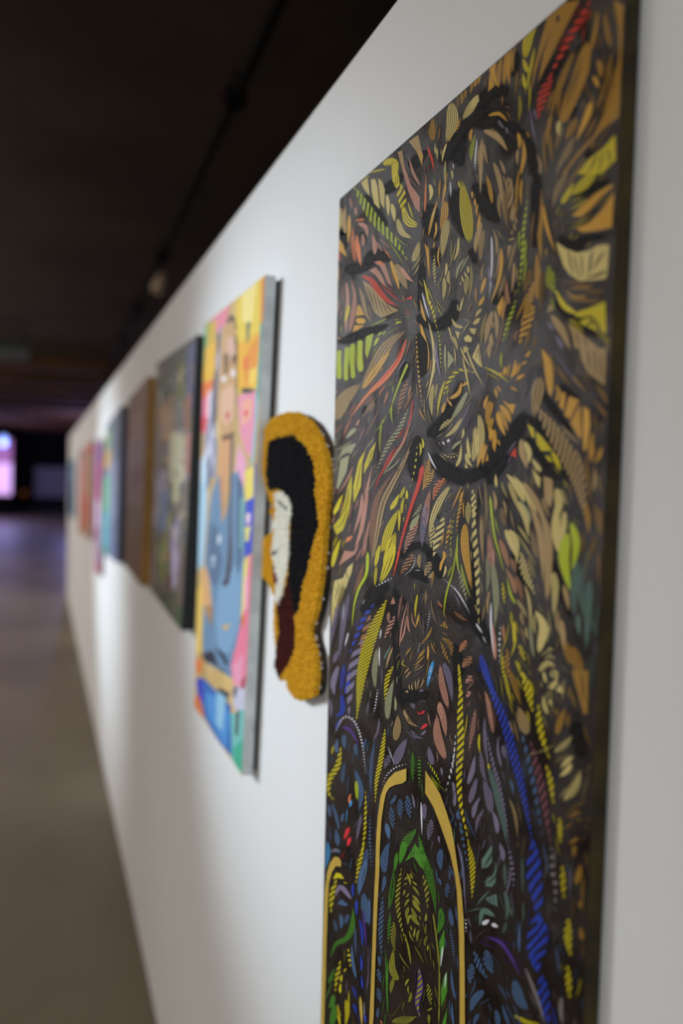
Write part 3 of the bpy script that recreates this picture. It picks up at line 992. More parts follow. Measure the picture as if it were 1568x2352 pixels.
H u 66 4 705,882 655,965
F u 54 7 657,990 683,1200
F u 60 8 740,920 747,1100
F u 60 7 803,890 833,1100
L v 20 848,875 872,1005
L w 15 930,945 940,1245
H v 54 4 960,965 960,1110
F v 60 8 1023,1105 998,1300
L v 32 1088,1255 1097,1315
H u 66 4 1110,1375 1110,1560
L u 54 618,1145 643,1280
H u 76 4 643,1315 600,1580
F G 74 14 885,1195 790,1320 735,1490
P G 880,1320 910,1400 945,1545 860,1440 785,1485
L i 7 850,1390 830,1460
L i 7 870,1370 865,1450
L i 7 890,1370 905,1490
F G 38 16 908,1250 950,1420 1000,1568
L G 38 712,1405 693,1568
D w 13 9 1243,335 1220,560 1148,875
F v 30 6 1218,775 1243,960
D u 24 9 1265,1000 1310,1300 1360,1568
F l 20 7 990,590 1050,680 1110,790
L v 40 1110,640 1118,710
@1020 1940 3.806
F y 50 13 210,-20 245,150 250,300 245,475
P e 420,0 420,150 380,200 330,205 330,130 380,60
L i 16 425,60 390,130 345,200
P e 455,260 450,330 420,370 360,360 380,290
L i 14 455,265 420,310 360,345
L e 22 457,145 440,260 358,325
P e 360,470 460,430 470,540 400,510
L i 8 400,455 405,515
L i 8 430,445 437,530
L e 54 313,700 345,580 435,622
L w 37 333,695 398,658
L w 33 417,692 473,720
F b 130 7 780,-40 790,300 820,480 825,700
F b 180 6 820,600 820,800 805,1000 830,1130
F b 110 5 855,1140 870,1350 925,1580
L P 34 378,806 500,860 590,990 665,1140
L h 32 713,1083 780,1250 840,1420 882,1580
F y 44 5 1035,180 1050,490
F y 66 6 1087,645 1085,830 1112,985
F y 48 5 1080,1055 1102,1360
L m 60 1193,172 1157,340
L m 48 1142,5 1128,108
L m 38 1185,490 1190,548
L m 38 1198,722 1212,830
D h 42 8 940,0 950,230 975,350 970,610
L h 42 1025,1340 1040,1568
D e 27 10 685,95 690,440
L e 38 530,410 542,660
L e 27 590,555 597,628
L e 33 542,683 517,778
D v 32 9 560,0 600,220 610,430
L v 44 488,-10 518,138
F e 32 6 528,165 542,390
L u 24 667,680 658,930
F u 54 6 262,930 310,1060 385,1180
F u 86 7 368,920 390,1030 433,1130
F u 64 6 242,1040 228,1220
H u 96 4 345,1280 270,1350 232,1460
H u 118 5 617,1190 660,1350 735,1440
L u 96 450,1440 472,1580
L u 64 303,1480 258,1580
L y 38 622,1495 720,1550 845,1568
L u 32 508,1395 572,1580
D w 13 4 190,645 195,775
L v 17 120,0 165,200 190,590
D u 17 13 150,20 185,355
@720 1940 3.806
F G 64 26 928,-10 1000,220 1050,420 1072,610
H G 70 5 900,20 925,120 965,220
H G 90 5 800,-20 780,60 755,170
L G 54 702,212 690,380 663,550
L i 8 700,260 685,420 672,500
L G 27 732,92 724,218
F G 28 9 672,592 653,870
F q 38 15 772,200 740,400 740,560 780,760 812,860
L q 18 798,775 830,900 852,1035
F q 40 6 958,262 990,400 1000,570
L q 48 988,600 982,668
L q 54 987,692 983,778
L q 54 997,792 976,878
L q 28 1000,875 1000,925
L q 20 818,255 852,345
L q 20 848,250 875,298
L q 22 798,305 830,288 848,355
L q 20 788,352 820,338
L q 22 868,315 905,355
L q 25 868,365 925,448
L q 27 868,445 935,528
L q 44 873,485 938,588
L q 34 858,545 905,638
L q 40 853,615 930,708
L q 22 833,425 807,463
L q 27 802,395 787,445
L q 27 838,475 797,545
L q 33 832,545 812,648
L q 30 847,615 827,698
L q 22 848,705 863,745
L q 20 892,725 878,808
L q 25 922,745 908,848
L q 13 838,755 878,848
L q 17 930,625 937,660
F q 48 10 702,672 700,850 722,930
H q 66 4 702,912 690,1080 742,1180
L q 38 703,1165 677,1298
L q 32 833,1175 805,1235
L q 15 830,1238 836,1305
L q 30 858,1285 837,1378
B q 13 1045,590 1080,850 1102,1100 1097,1580
L G 58 1112,560 1117,680 1082,780
L i 8 1110,600 1105,700
P G 1145,740 1150,870 1115,1070 1105,920 1100,850
P G 1170,1100 1170,1290 1120,1420 1115,1280 1140,1160
L w 15 1132,885 1113,1068
L w 12 1160,1120 1148,1260
P G 1170,1430 1160,1568 1125,1568
L P 54 925,1080 935,1250 908,1380 935,1520
F q 42 8 925,1085 932,1250 908,1380 933,1515
F q 74 16 685,1548 820,1530 905,1498
L q 44 1010,1485 1010,1568
L q 38 1040,1428 997,1455
F q 44 6 1000,1215 1032,1410
F u 42 13 607,450 590,700 590,860 602,1010
L u 32 568,975 577,1065
F u 38 5 563,1085 592,1210
F u 44 6 563,1255 592,1380
L u 38 572,1425 563,1508
L u 33 622,275 598,418
L G 13 633,925 640,1200 652,1460
L G 11 650,995 645,1310
L v 32 138,62 225,48
P y 170,300 200,245 240,255 270,300 220,290
L y 27 268,328 293,337
F y 44 6 202,305 165,430 153,610
L v 44 197,445 240,370 325,468
P u 210,520 240,475 300,520 290,540
L u 38 178,655 202,758
L u 38 235,612 240,738
F u 44 5 303,605 282,698
F G 48 20 347,560 340,720 290,820 200,870 148,990
L G 48 183,1085 137,1208
L G 54 178,1315 137,1428
H G 60 3 178,1375 160,1580
D y 30 4 305,905 325,1080
L y 28 288,1085 267,1115
L y 20 252,1135 244,1195
F y 34 6 237,1012 200,1200 193,1300
L y 24 240,1215 235,1295
L y 30 213,1395 238,1498
H y 44 3 285,1362 280,1580
L y 22 213,1485 232,1580
F y 16 9 310,1275 310,1510
L b 24 350,345 350,455
L b 24 380,485 380,618
L b 27 403,652 427,898
L b 22 415,965 421,1098
L u 64 463,140 420,300 398,430
L i 8 455,190 420,350
H u 76 5 440,430 460,600 472,690
L u 20 490,475 490,710
L u 30 338,882 372,1160
L u 27 365,732 376,970
L P 18 428,562 450,740 462,910
D v 13 20 480,875 480,1150 470,1360
L b 33 338,1235 373,1338
L d 24 410,1325 425,1580
D w 10 10 445,1375 445,1568
L b 20 453,1485 462,1558
L b 28 348,1395 373,1478
L b 20 423,1145 432,1258
F y 33 9 443,-8 400,180 367,350
L s 20 588,1535 603,1568
F u 44 5 1172,335 1168,468
L u 27 1180,215 1192,305
L u 27 1098,295 1117,355
H u 44 3 1195,552 1217,708
D u 27 15 1190,715 1220,880 1237,1060
L u 27 1208,1082 1243,1348
L u 24 1213,1382 1227,1568
'''
GOLD = [  # solid gold arches
 (730, 1600, 3.92, '805,645 802,755 770,780 700,795 650,820 620,870 600,960 580,1100 570,1250 562,1400 560,1568 550,1730 538,1990 527,2290 516,2600 508,2880 500,2960 468,2960 480,2700 495,2300 508,1900 518,1700 525,1568 530,1300 545,1080 570,900 600,810 640,740 700,680'),
 (730, 1600, 3.92, '975,665 1040,760 1110,880 1160,1020 1210,1180 1240,1350 1270,1568 1300,1745 1320,2000 1325,2160 1329,2500 1332,2960 1285,2960 1284,2500 1279,2160 1260,1760 1240,1600 1200,1420 1150,1270 1100,1130 1050,1000 1000,910 973,870'),
 (720, 1940, 3.806, '245,190 200,185 165,240 140,340 130,500 120,800 110,1200 98,1580 70,1580 75,1300 90,800 105,400 125,250 150,160 190,105 225,110 248,150'),
]
# ------------------------------------------------------------------ building paint layers
PAL = {'o': (214, 160, 52), 'm': (168, 124, 38), 't': (176, 146, 96), 'k': (212, 192, 118), 'y': (212, 194, 24), 'l': (176, 190, 30),
       'p': (190, 134, 112), 's': (222, 126, 70), 'r': (214, 58, 34), 'v': (124, 114, 138), 'b': (34, 62, 172), 'u': (74, 102, 138),
       'e': (94, 122, 112), 'G': (74, 142, 36), 'w': (220, 220, 226), 'a': (158, 158, 118), 'R': (226, 44, 56), 'P': (78, 46, 128),
       'c': (70, 164, 226), 'n': (160, 110, 72), 'x': (122, 72, 80), 'q': (146, 142, 44), 'h': (128, 122, 120), 'd': (208, 176, 72),
       'i': (20, 14, 13)}
class Paint:
    """flat paint laid on a picture: quads and patches with a colour each, all in one mesh"""
    def __init__(self): self.v, self.f, self.c = [], [], []
    def face(self, pts, col):
        n = len(self.v); self.v += [tuple(p) for p in pts]; self.f.append(tuple(range(n, n + len(pts)))); self.c += [col] * len(pts)
    def strip(self, left, right, col):
        n = len(self.v); k = len(left)
        for a, b in zip(left, right): self.v += [tuple(a), tuple(b)]
        self.c += [col] * (2 * k)
        self.f += [(n + 2 * i, n + 2 * i + 1, n + 2 * i + 3, n + 2 * i + 2) for i in range(k - 1)]
    def soft(self, rows, alphas):
        n = len(self.v); k = len(rows[0]); m_ = len(rows)
        for i in range(k):
            for r in range(m_): self.v.append(tuple(rows[r][i])); self.c.append((0, 0, 0, alphas[r][i]))
        self.f += [(n + i * m_ + r, n + i * m_ + r + 1, n + (i + 1) * m_ + r + 1, n + (i + 1) * m_ + r) for i in range(k - 1) for r in range(m_ - 1)]
    def build(self, name, m, parent, org=None):
        org = Vector(org if org is not None else parent.location)
        me = rawmesh(name, [Vector(p) - org for p in self.v], self.f)
        at = me.color_attributes.new('paint', 'FLOAT_COLOR', 'POINT')
        at.data.foreach_set('color', np.array(self.c, dtype=np.float32).ravel())
        return link(name, me, m, parent)
def spline(pts, n):
    p = [pts[0]] + list(pts) + [pts[-1]]; out = []; seg = len(pts) - 1
    for j in range(n):
        t = j / (n - 1) * seg; i = min(int(t), seg - 1); t -= i
        a, b, c, d = (np.array(q, float) for q in p[i:i + 4])
        out.append(0.5 * (2 * b + (c - a) * t + (2 * a - 5 * b + 4 * c - d) * t * t + (3 * b - a - 3 * c + d) * t ** 3))
    return np.array(out)
def frame(s):
    d = np.gradient(s, axis=0); d /= np.maximum(np.linalg.norm(d, axis=1, keepdims=True), 1e-9)
    return d, np.stack([-d[:, 1], d[:, 0]], 1)
def prof(kind, t):
    if kind == 'T': return np.minimum(1, t * 14) * (1 - t) ** 0.6
    if kind == 'B': return np.minimum(1, np.minimum(t, 1 - t) * 14) ** 0.5
    t = np.clip(t, 0, 1); return t ** .85 * (1 - t) ** 1.2 * 4.15
def jit(col, rnd, a=0.10):
    k = 1 + rnd.uniform(-a, a); return (col[0] * k, col[1] * k, col[2] * k, 1)

class Canvas:
    """draws strokes given in study pixels onto the plane X = x0 (world)"""
    def __init__(self, x0, clamp=None): self.x0, self.clamp = x0, clamp; self.k = 0
    def at(self, p, off):
        q = on_x(p[0], p[1], self.x0)
        if self.clamp: q = self.clamp(q)
        return (q.x - off, q.y, q.z)
    def draw(self, P, kind, col, w, n, pts, off):
        self.k += 1; off = off + self.k * 2.5e-7
        A = self.at
        if kind == 'P':
            P.face([A(p, off) for p in pts], col); return
        m = 14 if kind != 'F' and kind != 'D' else max(24, 6 * n)
        s = spline(pts, m); d, nr = frame(s); t = np.linspace(0, 1, m)
        if col == 'soft':
            h = (np.maximum(prof('B' if kind == 'B' else 'L', t) ** .7, .05) * w * .66)[:, None]; e = np.minimum(1, np.minimum(t, 1 - t) * 6)
            P.soft([[A(p, off) for p in s + nr * h * u] for u in (-1, -.6, -.2, .2, .6, 1)], [e * a for a in (0, .6, 1, 1, .6, 0)])
        elif kind in 'LTB':
            h = (prof(kind, t) * w / 2)[:, None]
            P.strip([A(p, off) for p in s + nr * h], [A(p, off) for p in s - nr * h], col)
        elif kind == 'H':
            h = (prof('L', t) * w / 2)[:, None]
            for j in range(n):
                a, b = -1 + 2 * j / n + 0.12 / n, -1 + 2 * (j + 1) / n - 0.46 / n
                i0, i1 = (j * 3) % 2, m - (j * 5) % 3
                P.strip([A(p, off) for p in (s + nr * h * b)[i0:i1]], [A(p, off) for p in (s + nr * h * a)[i0:i1]], col)
        else:
            L = np.concatenate([[0], np.cumsum(np.linalg.norm(np.diff(s, axis=0), axis=1))]); T = L[-1]
            def pt(l, side):
                l = min(max(l, 0), T)
                x = np.array([np.interp(l, L, s[:, 0]), np.interp(l, L, s[:, 1])])
                q = np.array([np.interp(l, L, nr[:, 0]), np.interp(l, L, nr[:, 1])])
                return x + q * side * (max(prof('L', np.array(l / T)), 0.12) * w / 2)
            step = T / n
            if kind == 'F':
                # bars rise to the right, like the barbs of a feather
                up = 1 if d[len(d) // 2, 1] > 0 else -1
                for j in range(n):
                    sl = 0.55 * w * max(float(prof('L', np.array((j + .5) / n))), .15)
                    for side_pts in [0]:
                        rs = -1 if nr[len(nr) // 2, 0] < 0 else 1     # side of the ribbon that faces right
                        a, b = j * step + 0.08 * step, (j + 1) * step - 0.36 * step
                        lo, hi = up * sl, -up * sl
                        q = [pt(a + lo, -rs), pt((a) * 1.0, 0), pt(a + hi, rs), pt(b + hi, rs), pt(b, 0), pt(b + lo, -rs)]
                        P.face([A(p, off) for p in q], col)
            else:
                for j in range(n):
                    a, b = j * step + 0.12 * step, (j + 1) * step - 0.3 * step; c = (a + b) / 2
                    q = [pt(a, 0), pt(a * .7 + b * .3, 1), pt(a * .3 + b * .7, 1), pt(b, 0), pt(a * .3 + b * .7, -1), pt(a * .7 + b * .3, -1)]
                    P.face([A(p, off) for p in q], col)

def parse_art():
    out = []; ox = oy = 0; z = 1
    for ln in ART.strip().splitlines():
        if ln[0] == '@': ox, oy, z = (float(q) for q in ln[1:].split()); continue
        tk = ln.split(); kind, c = tk[0], tk[1]; rest = tk[2:]; w = n = 0
        if kind != 'P': w = float(rest[0]) / z; rest = rest[1:]
        if kind in 'FHD': n = int(rest[0]); rest = rest[1:]
        out.append((kind, c, w, n, [(ox + float(a) / z, oy + float(b) / z) for a, b in (q.split(',') for q in rest)]))
    return out

# ------------------------------------------------------------------ the large painting
T1 = 0.012
pl0, pl1 = on_x(780, 457, -T1), on_x(736, 2352, -T1)          # left (far) edge
pr0, pr1 = on_x(1436, 0, -T1), on_x(1339, 2352, -T1)          # right (near) edge
pt1 = on_x(1200, 88, -T1)
def edge_y(p, q, z): return p.y + (q.y - p.y) * (z - p.z) / (q.z - p.z)
Z_BOT = pl1.z - 0.34
slope = (pt1.z - pl0.z) / (pt1.y - pl0.y)
def top_z(y): return pl0.z + slope * (y - pl0.y)
TL = Vector((-T1, pl0.y, pl0.z))
yr = edge_y(pr0, pr1, top_z(pr0.y)); TR = Vector((-T1, yr, top_z(yr)))
BL = Vector((-T1, edge_y(pl0, pl1, Z_BOT), Z_BOT)); BR = Vector((-T1, edge_y(pr0, pr1, Z_BOT), Z_BOT))
def clamp1(q):
    z = min(max(q.z, Z_BOT + .002), top_z(q.y) - .001)
    y = min(max(q.y, edge_y(pr0, pr1, z) + .0012), edge_y(pl0, pl1, z) - .0008)
    return Vector((q.x, y, z))
ink_bump = (1000, 0.85, 0.0007)
M_INK = mat('dark_brown_ink', (22, 15, 14), 0.32, noise=(14, (32, 20, 15)), bump=ink_bump, spec=0.6)
M_PAINT = mat('marker_paint', (0, 0, 0), 0.4, bump=ink_bump, spec=0.5, attr='paint')
M_GLOSS = mat('deep_black_ink', (9, 7, 6), 0.62, noise=(30, (14, 11, 9)), bump=(1100, 0.3, 0.0006), spec=0.22)
_nt = M_GLOSS.node_tree; _b = _nt.nodes['Principled BSDF']
_a = _nt.nodes.new('ShaderNodeAttribute'); _a.attribute_name = 'paint'
_n = _nt.nodes.new('ShaderNodeTexNoise'); _n.inputs['Scale'].default_value = 160; _n.inputs['Detail'].default_value = 3
_nt.links.new(_nt.nodes['Texture Coordinate'].outputs['Object'], _n.inputs['Vector'])
_m1 = _nt.nodes.new('ShaderNodeMath'); _m1.operation = 'MULTIPLY_ADD'; _m1.use_clamp = True      # ragged, dry-brushed rim
_m0 = _nt.nodes.new('ShaderNodeMath'); _m0.operation = 'MULTIPLY'
_nt.links.new(_a.outputs['Alpha'], _m0.inputs[0]); _nt.links.new(_n.outputs['Fac'], _m0.inputs[1])
_nt.links.new(_m0.outputs[0], _m1.inputs[0]); _m1.inputs[1].default_value = 2.4; _m1.inputs[2].default_value = -0.05
_nt.links.new(_m1.outputs[0], _b.inputs['Alpha'])
M_GOLD = mat('gold_paint', (206, 172, 74), 0.42, noise=(60, (192, 158, 66)), bump=(800, 0.25, 0.0006), spec=0.4)
def patchy(m, lo, hi):
    nt = m.node_tree; b = nt.nodes['Principled BSDF']
    n = nt.nodes.new('ShaderNodeTexNoise'); n.inputs['Scale'].default_value = 17; n.inputs['Detail'].default_value = 5; n.inputs['Roughness'].default_value = .6
    n.inputs['Distortion'].default_value = .8
    r = nt.nodes.new('ShaderNodeMapRange'); r.inputs['From Min'].default_value = .36; r.inputs['From Max'].default_value = .6
    r.inputs['To Min'].default_value = lo; r.inputs['To Max'].default_value = hi
    nt.links.new(nt.nodes['Texture Coordinate'].outputs['Object'], n.inputs['Vector']); nt.links.new(n.outputs['Fac'], r.inputs['Value'])
    nt.links.new(r.outputs['Result'], b.inputs['Specular IOR Level'])
patchy(M_INK, .12, .72)          # the ink dried matt in places and glossy in others
patchy(M_PAINT, .2, .5)
M_EDGE = mat('ochre_painted_board_edge', (62, 50, 20), 0.6, noise=(35, (34, 28, 16)), spec=.2)
ART_ROOT = tag(empty('painting', (0, (TL.y + TR.y) / 2, Z_BOT)), 'tall ink painting of layered faces in ochre, yellow and black feathers, nearest on the wall', 'painting')
def board(name, TL, TR, BR, BL, back_x, m_front, m_side, parent):
    o = Vector(parent.location)
    fr = [Vector(p) for p in (TL, TR, BR, BL)]; bk = [Vector((back_x, p.y, p.z)) for p in fr]
    v = [p - o for p in fr + bk]
    me = rawmesh(name, v, [(0, 1, 2, 3), (7, 6, 5, 4), (0, 4, 5, 1), (1, 5, 6, 2), (2, 6, 7, 3), (3, 7, 4, 0)])
    ob = link(name, me, [m_front, m_side], parent)
    for p in me.polygons: p.material_index = 0 if p.index == 0 else 1
    bm = bmesh.new(); bm.from_mesh(me); bmesh.ops.recalc_face_normals(bm, faces=bm.faces); bm.to_mesh(me); bm.free()
    return ob
board('board', TL, TR, BR, BL, -0.0012, M_INK, M_EDGE, ART_ROOT)
cv = Canvas(-T1, clamp1)
rnd = random.Random(3)
def bow(pts):
    (x0, y0), (x1, y1) = pts[0], pts[-1]
    if len(pts) == 2:
        b = rnd.uniform(-.09, .09); pts = [pts[0], ((x0 + x1) / 2 - (y1 - y0) * b, (y0 + y1) / 2 + (x1 - x0) * b), pts[1]]
    e = .09; a, b = pts[0], pts[1]; c, d = pts[-2], pts[-1]
    return [(a[0] + (a[0] - b[0]) * e, a[1] + (a[1] - b[1]) * e)] + list(pts[1:-1]) + [(d[0] + (d[0] - c[0]) * e, d[1] + (d[1] - c[1]) * e)]
def refine(sk):
    kind, c, w, n, pts = sk
    if kind == 'P' : return sk
    ln = sum(math.dist(a, b) for a, b in zip(pts, pts[1:]))
    if c == 'K': return (kind, c, min(w, ln / 2.4), n, pts)
    if kind not in 'LH' or c in 'wRidP': return sk
    w = min(w * .92, max(ln / 3.2, 2.2)); pts = bow(pts)
    if rnd.random() < .4: pts = pts[::-1]
    up = pts[0][1] < 1250
    if kind == 'H': return ('H', c, w, max(2, n), pts)
    u = rnd.random()
    if w < 6 or u < (.62 if up else .22): return ('L', c, w, 0, pts)
    if u < (.88 if up else .72): return ('H', c, w * 1.05, max(2, min(6, round(w / 3.4))), pts)
    return ('F', c, w * .9, max(4, int(ln / 5.5)), pts)
strokes = [refine(q) for q in parse_art()]
P_col, P_blk, LIPS = Paint(), Paint(), []
for kind, c, w_, n_, pts in strokes:
    if c == 'K': cv.draw(P_blk, kind, 'soft', w_, n_, pts, 0.00003)
for kind, c, w_, n_, pts in strokes:
    if c == 'R': LIPS.append(Paint()); LIPS[-1].lip = pts[0][0] > 900
    if c != 'K': cv.draw(P_col if c != 'R' else LIPS[-1], kind, jit(lin(PAL[c]), rnd), w_, n_, pts, 0.00012)
# finer hatching between the main shapes follows their flow
H2 = np.zeros((1500, 800), bool)
def mark(x, y, r):
    a, b, c, d = int((y - r) / 2), int((y + r) / 2) + 1, int((x - r) / 2), int((x + r) / 2) + 1
    H2[max(a, 0):max(b, 0), max(c, 0):max(d, 0)] = True
SP = []
for kind, c, w_, n_, pts in strokes:
    if kind == 'P':
        xs = [p[0] for p in pts]; yy = [p[1] for p in pts]; k = len(pts)
        for gx_ in np.arange(min(xs), max(xs), 3):
            for gy_ in np.arange(min(yy), max(yy), 3):
                ins = False; j = k - 1
                for i in range(k):
                    if (yy[i] > gy_) != (yy[j] > gy_) and gx_ < (xs[j] - xs[i]) * (gy_ - yy[i]) / (yy[j] - yy[i]) + xs[i]: ins = not ins
                    j = i
                if ins: mark(gx_, gy_, 2)
        continue
    s = spline(pts, 12); d, nr = frame(s)
    for i in range(12):
        if c != 'K' or w_ > 18: mark(s[i, 0], s[i, 1], max(w_ / 2 * (0.8 if c != 'K' else 0.55), 2))
        if c not in 'Ki': SP.append((s[i, 0], s[i, 1], d[i, 0], d[i, 1], c))
XY = np.array([q[:2] for q in SP]); DD = np.array([q[2:4] for q in SP])
fr_ = random.Random(11); added = 0
for it in range(19000):
    y = fr_.uniform(0, 2600)
    xl = 780 - (y - 457) * 0.0235; xr = 1436 - y * 0.0412
    x = fr_.uniform(xl + 3, xr - 6)
    if x < 1290 and y < 457 + (780 - x) * 0.9 + 6: continue
    near = np.argmin((XY[:, 0] - x) ** 2 + (XY[:, 1] - y) ** 2)
    sx_ = 0.8 + 0.7 * (x - 740) / 700
    if y > 1600 and fr_.random() < .5: continue
    if it < 5000: L = fr_.uniform(30, 100) * sx_ * (1 if y < 1400 else .7); wd = min(L / 8, fr_.uniform(2.6, 6.0)) * sx_ * (1 if y < 1400 else .6)
    else: L = fr_.uniform(12, 52) * sx_; wd = fr_.uniform(0.9, 2.3) * sx_
    d0 = DD[near] * (1 if DD[near][1] >= 0 else -1)
    bend = fr_.uniform(-0.6, 0.6); p = [np.array((x, y))]; dd = d0
    for k in range(4):
        ca, sa = math.cos(bend / 4), math.sin(bend / 4); dd = np.array((dd[0] * ca - dd[1] * sa, dd[0] * sa + dd[1] * ca))
        p.append(p[-1] + dd * L / 4)
    if any(not (0 <= q[1] < 2990 and 0 <= q[0] < 1590) or H2[int(q[1] / 2), int(q[0] / 2)] for q in p): continue
    c = SP[near][4]
    if y > 1650 and c in 'ywR' and fr_.random() < .7: c = fr_.choice('uvu')
    if c == 'w': c = 'v'
    col = jit(lin(PAL[c]), fr_, .2); k = fr_.uniform(.3 if it > 5000 else .55, .95) ** (1.0 if y < 1300 else 2.2); col = (col[0] * k, col[1] * k, col[2] * k, 1)
    kind = fr_.choice('LLLLLF' if it > 5000 else 'LLLHHF')
    cv.draw(P_col, kind, col, wd * (2.2 if kind == 'F' else 1), (max(4, int(L / 4.5)) if kind == 'F' else 2), [tuple(q) for q in p], 0.0001)
    for q in p: mark(q[0], q[1], wd * .8 + 1.2)
    added += 1
print('fill strokes', added)
tag(P_blk.build('deep_black_shading', M_GLOSS, ART_ROOT), 'deep black brushed shading', kind='stuff')
tag(P_col.build('painted_strokes', M_PAINT, ART_ROOT), 'ochre, yellow, red, blue and green leaf-shaped strokes', kind='stuff')
for ox, oy, z, t in GOLD:
    g = Paint(); cv.draw(g, 'P', lin(PAL['d']), 0, 0, [(ox + float(a) / z, oy + float(b) / z) for a, b in (q.split(',') for q in t.split())], 0.0004)
    tag(g.build('gold_arch', M_GOLD, ART_ROOT), 'flat gold arch outline')
for q in LIPS: q.build('red_lip' if q.lip else 'red_dash', M_PAINT, ART_ROOT)
# ------------------------------------------------------------------ the other pictures on the wall
M_PIC = mat('picture_paint', (0, 0, 0), 0.55, bump=(220, 0.35, 0.001), spec=0.35, attr='paint')
def picture(name, label, cat, corners, t, ground, side, patches, seed, group=None, edge_bits=None, scribble=0, tones=None, back=None):
    """corners: far-top, near-top, near-bottom, far-bottom of the face; patches: (rgb, outline) laid on it"""
    q = [on_x(a, b, -t) for a, b in corners]
    root = tag(empty(name, (0, (q[0].y + q[1].y) / 2, min(p.z for p in q))), label, cat, group)
    mf = mat(name + '_ground', ground, 0.6, noise=(9, tuple(int(v * .82) for v in ground)), bump=(200, .3, .001))
    ms = mat(name + '_edge', side, 0.6, noise=(25, tuple(int(v * .85) for v in side)))
    board('canvas', q[0], q[1], q[2], q[3], -0.0012 if back is None else -back, mf, ms, root)
    if back is not None:                     # dark stretcher frame behind the canvas, set in a little
        c = sum((p for p in q), Vector()) / 4
        s = [Vector((-back - .0004, c.y + (p.y - c.y) * .985, c.z + (p.z - c.z) * .985)) for p in q]
        board('stretcher', s[0], s[1], s[2], s[3], -0.0012, M_BLACK, M_BLACK, root)
    yn = max(q[1].y, q[2].y); 
    def cl(p):
        f = min(max((p.z - q[2].z) / (q[1].z - q[2].z), 0), 1); n = q[2].y + (q[1].y - q[2].y) * f
        f2 = min(max((p.z - q[3].z) / (q[0].z - q[3].z), 0), 1); fa = q[3].y + (q[0].y - q[3].y) * f2
        y = min(max(p.y, n + .0015), fa - .0015); u = (y - n) / (fa - n)
        zt = q[1].z + (q[0].z - q[1].z) * u; zb = q[2].z + (q[3].z - q[2].z) * u
        return Vector((p.x, y, min(max(p.z, zb + .0015), zt - .0015)))
    c = Canvas(-t, cl); P = Paint(); rr = random.Random(seed)
    for rgb, pts in patches:
        pts = [tuple(float(v) for v in s.split(',')) for s in pts.split()]
        dense = []
        for i in range(len(pts)):
            a, b = pts[i], pts[(i + 1) % len(pts)]
            for k in range(4): dense.append((a[0] + (b[0] - a[0]) * k / 4 + (rr.uniform(-.7, .7) if k else 0), a[1] + (b[1] - a[1]) * k / 4 + (rr.uniform(-3, 3) if k else 0)))
        c.draw(P, 'P', lin(rgb), 0, 0, dense, 0.0004)
    if scribble:
        (ax, ay), (bx_, by_), (cx_, cy_), (dx_, dy_) = corners
        for k in range(scribble):
            u, v = rr.random(), rr.random()
            x = (ax + (bx_ - ax) * u) * (1 - v) + (dx_ + (cx_ - dx_) * u) * v; y = (ay + (by_ - ay) * u) * (1 - v) + (dy_ + (cy_ - dy_) * u) * v
            ln = rr.uniform(12, 60) * (cy_ - by_) / 900; wd = rr.uniform(.08, .2) * (bx_ - ax) * .35
            rgb = rr.choice(tones); c.draw(P, 'L', jit(lin(rgb), rr, .15), wd, 0, [(x, y), (x + rr.uniform(-.3, .3) * wd, y + ln / 2), (x + rr.uniform(-.5, .5) * wd, y + ln)], 0.0006)
    tag(P.build('painted_image', M_PIC, root), kind='stuff')
    return root
